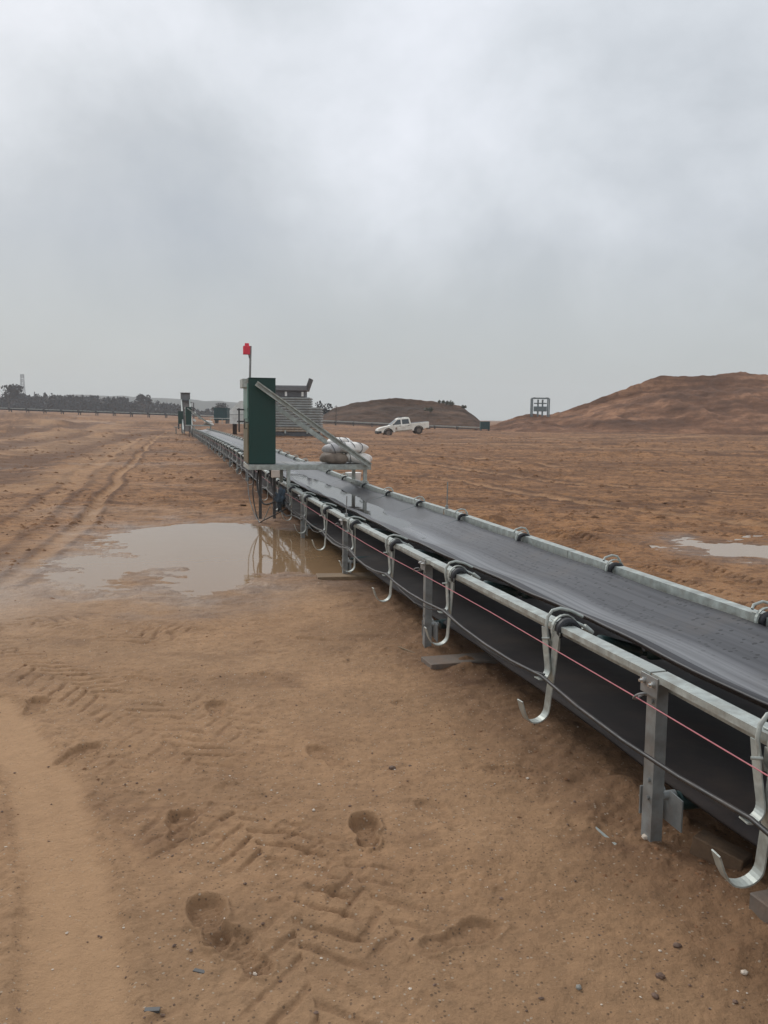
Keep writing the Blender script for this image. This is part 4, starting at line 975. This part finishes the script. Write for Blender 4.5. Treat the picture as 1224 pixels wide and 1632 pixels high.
# ------------------------------------------------------------------ pickup
def pickup():
    t = empty('pickup_truck', (1.78, 87.0, -.27), R(0), 'muddy white double cab pickup standing nose down before the brown mound', 'pickup')
    c_, s_ = math.cos(R(8)), math.sin(R(8))
    zs = [max(gz(1.78 + cx * c_ - cy * s_, 87 + cx * s_ + cy * c_) for cy in (-.8, .8)) for cx in (-1.54, 1.54)]
    print('pickup ground', zs)
    t.rotation_euler = (0, -math.atan2(zs[1] - zs[0], 3.08), R(8)); t.location.z = (zs[0] + zs[1]) / 2 + .05
    W = .88
    # side outline, front at -x; z from ground at wheel bottom
    def arch(cx, r, n=9): return [(cx + r * math.cos(a), .37 + r * math.sin(a)) for a in np.linspace(math.pi, 0, n)]
    low = [(-2.58, .50), (-2.05, .45)] + arch(-1.54, .46) + [(-1.0, .42), (1.0, .42)] + arch(1.54, .46) + [(2.1, .55), (2.60, .58), (2.64, 1.10), (2.60, 1.16), (.84, 1.13), (.83, 1.06), (-1.30, 1.06), (-1.42, 1.08), (-2.2, .98), (-2.52, .86), (-2.62, .70)]
    b = MB(); n = len(low)
    ys = (-W, -W + .05, W - .05, W); ins = (.04, 0, 0, .04)
    vs = []
    for y, i in zip(ys, ins): vs += [(x * (1 - i * .02), y, z - i * (1 if z > .95 else 0)) for x, z in low]
    fs = [(r * n + k, r * n + (k + 1) % n, (r + 1) * n + (k + 1) % n, (r + 1) * n + k) for r in range(3) for k in range(n)]
    bm = bmesh.new(); V = [bm.verts.new(v) for v in vs]
    for f in fs: bm.faces.new([V[i] for i in f])
    bm.faces.new([V[i] for i in range(n)][::-1]); bm.faces.new([V[3 * n + i] for i in range(n)])
    bmesh.ops.triangulate(bm, faces=[f for f in bm.faces if len(f.verts) > 4]); bmesh.ops.recalc_face_normals(bm, faces=bm.faces)
    me = bpy.data.meshes.new('body'); bm.to_mesh(me); bm.free(); me.materials.append(MATS['paint_white']); o = bpy.data.objects.new('body', me); COL.objects.link(o); o.parent = t
    # cab: lower ring to roof
    b = MB()
    ring = lambda z, xf, xr, w: [(xf, -w, z), (xr, -w, z), (xr, w, z), (xf, w, z)]
    rings = [ring(1.055, -1.38, .82, .84), ring(1.10, -1.32, .82, .83), ring(1.66, -.55, .72, .68), ring(1.755, -.38, .66, .62), ring(1.785, -.2, .5, .54)]
    vs = sum(rings, []); fs = []
    for r in range(len(rings) - 1):
        for k in range(4): fs.append((r * 4 + k, r * 4 + (k + 1) % 4, r * 4 + 4 + (k + 1) % 4, r * 4 + 4 + k))
    fs.append(tuple(range(len(vs) - 4, len(vs)))); b.add(vs, fs); b.build('cab', 'paint_white', t)
    def yw(z): return .83 - (z - 1.10) / .56 * .15 + .006
    for s in (-1, 1):
        for quad in ([(-1.03, 1.13), (-.20, 1.13), (-.20, 1.60), (-.50, 1.60)], [(-.08, 1.13), (.66, 1.13), (.60, 1.60), (-.08, 1.60)]):
            b = MB(); vs = [(x, s * yw(z), z) for x, z in quad] + [(x, s * (yw(z) - .02), z) for x, z in quad]
            b.add(vs, [(0, 1, 2, 3), (7, 6, 5, 4)] + [(k, (k + 1) % 4, 4 + (k + 1) % 4, 4 + k) for k in range(4)]); b.build('side_window', 'glass_dark', t)
        b = MB(); b.box((-.98, s * .95, 1.17), (.08, .20, .14), bev=.02); b.build('wing_mirror', 'plastic_black', t)
        for x in (-.32, .55): b = MB(); b.box((x, s * (W + .015), .97), (.17, .03, .035)); b.build('door_handle', 'plastic_black', t)
        b = MB(); b.box((-2.50, s * .62, .80), (.10, .34, .16), Matrix.Rotation(R(25), 4, 'Y'), bev=.02); b.build('headlight', 'lamp_glass', t)
        b = MB(); b.box((2.635, s * .80, .92), (.05, .12, .30), bev=.01); b.build('tail_light', 'lamp_red', t)
        b = MB(); b.box((0, s * (W - .01), .48), (1.7, .06, .14), bev=.01); b.build('sill_panel', 'paint_mud', t)
        for cx in (-1.54, 1.54):
            w = MB(); y0, y1 = s * (W - .20), s * (W + .02)
            w.tube([(cx, y0, .37), (cx, y0 + s * .03, .37), (cx, y1 - s * .03, .37), (cx, y1, .37)], [.33, .37, .37, .33], 24)
            wo = w.build('wheel', 'tyre', t); w = MB(); w.tube([(cx, y1 - s * .01, .37), (cx, y1 + s * .008, .37)], .20, 16); w.build('rim', 'rim', wo)
        q = MB()
        for cx in (-1.54, 1.54):
            P = [(cx + .47 * math.cos(a), s * (W + .012), .37 + .47 * math.sin(a)) for a in np.linspace(R(175), R(5), 12)]; q.tube(P, .028, 6)
        q.build('arch_trim', 'plastic_black', t)
    b = MB(); vs = [(-1.27, -.74, 1.135), (-1.27, .74, 1.135), (-.60, .62, 1.62), (-.60, -.62, 1.62)]; d = Vector((-.015, 0, .012))
    vs = [Vector(v) + d for v in vs]; b.add(vs + [v - d * 2 for v in vs], [(0, 1, 2, 3), (7, 6, 5, 4)] + [(k, (k + 1) % 4, 4 + (k + 1) % 4, 4 + k) for k in range(4)]); b.build('windscreen', 'glass_dark', t)
    b = MB(); b.box((.785, 0, 1.40), (.03, 1.15, .36)); b.build('rear_window', 'glass_dark', t)
    b = MB(); b.box((-2.58, 0, .52), (.22, 1.74, .30), bev=.05); b.box((-2.40, .80, .52), (.42, .17, .28), bev=.03); b.box((-2.40, -.80, .52), (.42, .17, .28), bev=.03); b.build('front_bumper', 'plastic_black', t)
    b = MB(); b.box((2.68, 0, .52), (.12, 1.6, .16), bev=.02); b.build('rear_bumper', 'steel_dark', t)
    b = MB(); b.box((1.72, 0, 1.165), (1.72, 1.50, .03)); b.build('bed_cover', 'panel_lip', t)
    b = MB(); b.box((-.12, 0, 1.83), (.30, .9, .09), bev=.03); b.build('light_bar', 'plastic_black', t)
    b = MB(); b.cyl((-.72, -W - .004, .78), (-.72, -W + .01, .78), .085, 14); b.box((-.72, -W - .002, .66), (.2, .01, .04)); b.build('emblem', 'emblem_brown', t)
pickup()

# ------------------------------------------------------------------ small things on the sand
def board(name, px, d, rz, mat, label, cat, z=None, tip=0, up=0):
    x, y = px; b = MB(); b.box((0, 0, 0), d, bev=min(d) * .06); o = b.build(name, mat); o.location = (x, y, (gz(x, y) if z is None else z) + d[2] / 2 - .01 + up); o.rotation_euler = (R(tip), 0, rz); tag(o, label, cat); return o
P = Vector((*at_z(1148, 1378), 0)); board('timber_block', (P.x, P.y), (.085, .19, .075), AZ + R(30), 'timber_muddy', 'square cut timber block lying under the nearest cable hook', 'timber', tip=8)
P = wpt(2.35, 2.20, 0); board('sleeper', (P.x, P.y), (1.1, .2, .08), AZ + R(4), 'timber_grey', 'grey timber sleeper lying under the belt behind the timber block', 'timber')
P = wpt(2.2, 5.35, 0); board('sleeper', (P.x, P.y), (1.15, .2, .05), AZ + R(3), 'timber_grey', 'thin grey board lying under the belt by the second leg', 'timber')
P = wpt(2.0, 8.62, 0); board('sleeper', (P.x, P.y), (1.1, .22, .05), AZ - R(4), 'timber', 'brown board sticking out under the leg at the puddle edge', 'timber')
x, y = at_z(967, 1342); board('metal_strip', (x, y), (.012, .15, .004), R(25), 'galvanised', 'thin bright metal strip lying on the sand by the nearest leg', 'scrap', tip=6, up=.008)
x, y = at_z(648, 1030); board('stick', (x, y), (.014, .17, .012), R(42), 'timber', 'short stick lying on the sand left of the second leg', 'stick', tip=4, up=.006)
x, y = at_z(318, 1560); board('plastic_scrap', (x, y), (.036, .014, .008), R(-18), 'plastic_scrap', 'dark rectangular scrap lying between the boot prints and bottom edge', 'scrap', up=.004)
x, y = at_z(243, 1628); board('plastic_scrap', (x, y), (.04, .016, .008), R(5), 'plastic_scrap', 'dark scrap right at the bottom edge of the picture', 'scrap', up=.004)
STONES = [((1186, 1556), .028, 'stone_pale', 'white pebble alone on the sand nearest the right corner'), ((922, 1582), .026, 'stone_grey', 'grey angular pebble in the foreground left of the white corner pebble'), ((406, 1556), .022, 'stone_pale', 'pale round pebble beside the dark rectangular scrap'),
          ((625, 1223), .045, 'stone_brown', 'lone brown stone on bare sand left of the nearest leg'), ((1029, 1343), .05, 'stone_pale', 'pale crumbly stone at the foot of the nearest leg'), ((1044, 1595), .032, 'stone_brown', 'dark red pebble near the bottom below the nearest hook'),
          ((1052, 1564), .036, 'stone_brown', 'dull brown pebble just above the dark red one'), ((841, 1242), .022, 'stone_pale', 'pale pebble on sand between the second hook and nearest leg'), ((500, 1296), .02, 'stone_pale', 'small white pebble left of the deep boot print'), ((1079, 1518), .034, 'stone_brown', 'purple brown round pebble right of centre in the foreground')]
for k, ((px, py), s, mt, lab) in enumerate(STONES):
    x, y = at_z(px, py); s *= .72; blob('stone', (x, y, gz(x, y) + s * .12), (s, s * .8, s * .6), mt, lab, 'stone', 60 + k, .3, rot=(0, 0, k))
def scatter(name, n, mats, label, smin, smax, seed, pick):
    r = np.random.default_rng(seed)
    th = np.radians(r.uniform(-27, 27, n)); rr = 1.9 * np.exp(r.uniform(0, 1, n) * math.log(pick / 1.9))
    X = rr * np.sin(th); Y = rr * np.cos(th); z = ground_full(X, Y)[0]
    ico = [Vector(v).normalized() for v in ((0, 0, 1), (.9, 0, .3), (.2, .9, .2), (-.8, .5, .3), (-.7, -.6, .2), (.3, -.9, .3), (0, 0, -.6))]
    F = [(0, 1, 2), (0, 2, 3), (0, 3, 4), (0, 4, 5), (0, 5, 1), (6, 2, 1), (6, 3, 2), (6, 4, 3), (6, 5, 4), (6, 1, 5)]
    vs = []; fs = []
    for k in range(n):
        s = smin + (smax - smin) * r.uniform() ** 3.0; a = r.uniform(0, 6.28); c, q = math.cos(a), math.sin(a); o = len(vs); sc = r.uniform(.6, 1.2, 3)
        for v in ico:
            w = r.uniform(.8, 1.15); x0, y0 = v.x * sc[0] * w * s, v.y * sc[1] * w * s
            vs.append((X[k] + x0 * c - y0 * q, Y[k] + x0 * q + y0 * c, z[k] + (v.z * sc[2] * .7 + .2) * s))
        fs += [tuple(i + o for i in f) for f in F]
    b = MB(); b.add(vs, fs); ob = b.build(name, mats, fix=False); tag(ob, label, 'gravel', kind='stuff')
scatter('pebbles', 800, 'stone_pale', 'small pale pebbles and grit strewn over the sand', .001, .0065, 1, 14)
scatter('pebbles', 900, 'stone_brown', 'small dark pebbles and clods strewn over the sand', .0018, .0095, 2, 16)

def clods(n, r0_, r1_, smin, smax, seed, label, cond):
    r = np.random.default_rng(seed); th = np.radians(r.uniform(-27, 27, n)); rr = r0_ * np.exp(r.uniform(0, 1, n) * math.log(r1_ / r0_))
    X = rr * np.sin(th); Y = rr * np.cos(th); keep = cond(X, Y, r.uniform(0, 1, n)); X = X[keep]; Y = Y[keep]; z = ground_full(X, Y)[0]
    vs = []; fs = []; n = len(X)
    base = [(0, 0, 1), (.9, 0, .35), (.3, .9, .3), (-.75, .55, .35), (-.7, -.6, .25), (.3, -.85, .4)]; F = [(0, 1, 2), (0, 2, 3), (0, 3, 4), (0, 4, 5), (0, 5, 1)]
    for k in range(n):
        s_ = (smin + (smax - smin) * r.uniform() ** 2.5) * max(1, math.hypot(X[k], Y[k]) / 12) ** .75; a = r.uniform(0, 6.28); c, q = math.cos(a), math.sin(a); o = len(vs); ex = r.uniform(.7, 1.6)
        for x, y, zz in base:
            w = r.uniform(.7, 1.25); x *= ex * w * s_; y *= w * s_
            vs.append((X[k] + x * c - y * q, Y[k] + x * q + y * c, z[k] + (zz * .75 * r.uniform(.7, 1.1) - .3) * s_))
        fs += [tuple(i + o for i in f) for f in F]
    b = MB(); b.add(vs, fs); me = b.mesh('clods', 'clod', False); o = bpy.data.objects.new('clods', me); COL.objects.link(o); tag(o, label, 'clods', kind='stuff')
simple('clod', (.19, .098, .05), .95, 0, .45, 1.5, .004, 40, spec=.2)
notwet = lambda X, Y: ~((np.abs(X + 1.6) < 2.4) & (np.abs(Y - 10.8) < 3.2)) & ~((np.abs(X - 5.3) < 1.9) & (np.abs(Y - 10.7) < 1.1))
vof = lambda X, Y: X * vx + Y * vy
clods(13000, 8.0, 75, .012, .06, 5, 'reddish clods of soil churned up over the quarry floor', lambda X, Y, t: notwet(X, Y) & (t < .15 + .85 * sstep(-.05, .4, fbm(X / 2.5, Y / 1.2, 77, 3))) & ((vof(X, Y) < 1.5) | (vof(X, Y) > 3.1)))
clods(1500, 2.6, 9, .004, .016, 6, 'small damp crumbs of soil along the conveyor and over the near sand', lambda X, Y, t: notwet(X, Y) & (t < sstep(.1, .5, fbm(X / .7, Y / .6, 78, 3)) + .8 * np.exp(-((vof(X, Y) - 1.6) / .3) ** 2)))

# ------------------------------------------------------------------ sky, sun, haze
SUN_EL, SUN_AZ = R(36), R(-35)
w = bpy.data.worlds.new('World'); C.world = w; w.use_nodes = True; nt = w.node_tree; nt.nodes.clear()
out = N(nt, 'ShaderNodeOutputWorld')
sky = N(nt, 'ShaderNodeTexSky', sky_type='NISHITA'); sky.sun_disc = False; sky.sun_elevation = SUN_EL; sky.sun_rotation = SUN_AZ; sky.dust_density = 3; sky.air_density = 1.2
b1 = N(nt, 'ShaderNodeBackground'); nt.links.new(sky.outputs[0], b1.inputs[0]); b1.inputs[1].default_value = .05
tc = N(nt, 'ShaderNodeTexCoord'); s = N(nt, 'ShaderNodeSeparateXYZ'); nt.links.new(tc.outputs['Generated'], s.inputs[0])
mp = N(nt, 'ShaderNodeMapping'); nt.links.new(tc.outputs['Generated'], mp.inputs[0]); mp.inputs['Location'].default_value = (.3, .7, .2); mp.inputs['Scale'].default_value = (1, 1, 1.25)
n1 = N(nt, 'ShaderNodeTexNoise', i_Scale=3.9, i_Detail=9.0, i_Roughness=.57, i_Distortion=.15); nt.links.new(mp.outputs[0], n1.inputs['Vector'])
f = math_(nt, 'MULTIPLY', math_(nt, 'SUBTRACT', n1.outputs[0], .5), .95)
f = math_(nt, 'ADD', f, math_(nt, 'ADD', math_(nt, 'MULTIPLY', math_(nt, 'MINIMUM', s.outputs[2], .6), .75), .34))
# banks of thinner and thicker cloud, fixed in the sky
for px, py, rad, amp in ((720, 90, .22, .17), (560, 280, .16, .09), (900, 330, .2, .05), (60, 40, .24, .12), (1150, 60, .2, .07), (200, 290, .22, -.15), (420, 430, .2, -.07), (1060, 230, .17, -.11), (640, 200, .10, -.06), (800, 400, .16, -.05)):
    d = (fw + CR * ((px - 612) / FPX) - CU * ((py - 816) / FPX)).normalized()
    vd = N(nt, 'ShaderNodeVectorMath', operation='DISTANCE'); nt.links.new(tc.outputs['Generated'], vd.inputs[0]); vd.inputs[1].default_value = d
    q = N(nt, 'ShaderNodeMapRange', interpolation_type='SMOOTHERSTEP'); nt.links.new(vd.outputs['Value'], q.inputs[0]); q.inputs[1].default_value = rad * 1.25; q.inputs[2].default_value = 0; q.inputs[3].default_value = 0; q.inputs[4].default_value = amp
    f = math_(nt, 'ADD', f, q.outputs[0])
cl = ramp(nt, f, [(.15, (.43, .475, .53)), (.42, (.525, .565, .61)), (.64, (.665, .705, .755)), (.95, (.86, .89, .96))])
hz = ramp(nt, s.outputs[2], [(.0, (1, 1, 1)), (.06, (.85,) * 3), (.20, (0, 0, 0))])
c = mixc(nt, hz, cl, (.475, .51, .51))
b2 = N(nt, 'ShaderNodeBackground'); nt.links.new(c, b2.inputs[0]); b2.inputs[1].default_value = 1.04
ad = N(nt, 'ShaderNodeMixShader'); ad.inputs[0].default_value = .93; nt.links.new(b1.outputs[0], ad.inputs[1]); nt.links.new(b2.outputs[0], ad.inputs[2]); nt.links.new(ad.outputs[0], out.inputs[0])  # the overcast hides nearly all of the clear sky
sd = bpy.data.lights.new('sun', 'SUN'); sd.energy = 1.35; sd.angle = R(22); sd.color = (1, .97, .92); so = bpy.data.objects.new('sun', sd); COL.objects.link(so)
dirv = Vector((math.sin(SUN_AZ) * math.cos(SUN_EL), math.cos(SUN_AZ) * math.cos(SUN_EL), math.sin(SUN_EL)))
so.rotation_euler = (-dirv).to_track_quat('-Z', 'Y').to_euler()
hm, hn, hb = newmat('haze'); hn.nodes.remove(hb)
pv = N(hn, 'ShaderNodeVolumePrincipled'); pv.inputs['Density'].default_value = .0005; pv.inputs['Color'].default_value = (.93, .96, 1, 1); pv.inputs['Anisotropy'].default_value = 0.0
hn.links.new(pv.outputs[0], hn.nodes['Material Output'].inputs['Volume'])
b = MB(); b.box((0, 0, 17.5), (1900, 1900, 41)); hzo = b.build('haze', 'haze'); tag(hzo, 'thin grey mist over the quarry', 'haze', kind='stuff')

C.view_settings.view_transform = 'Standard'; C.view_settings.look = 'None'; C.view_settings.exposure = .09; C.view_settings.gamma = 1
C.cycles.max_bounces = 6; C.cycles.volume_bounces = 1
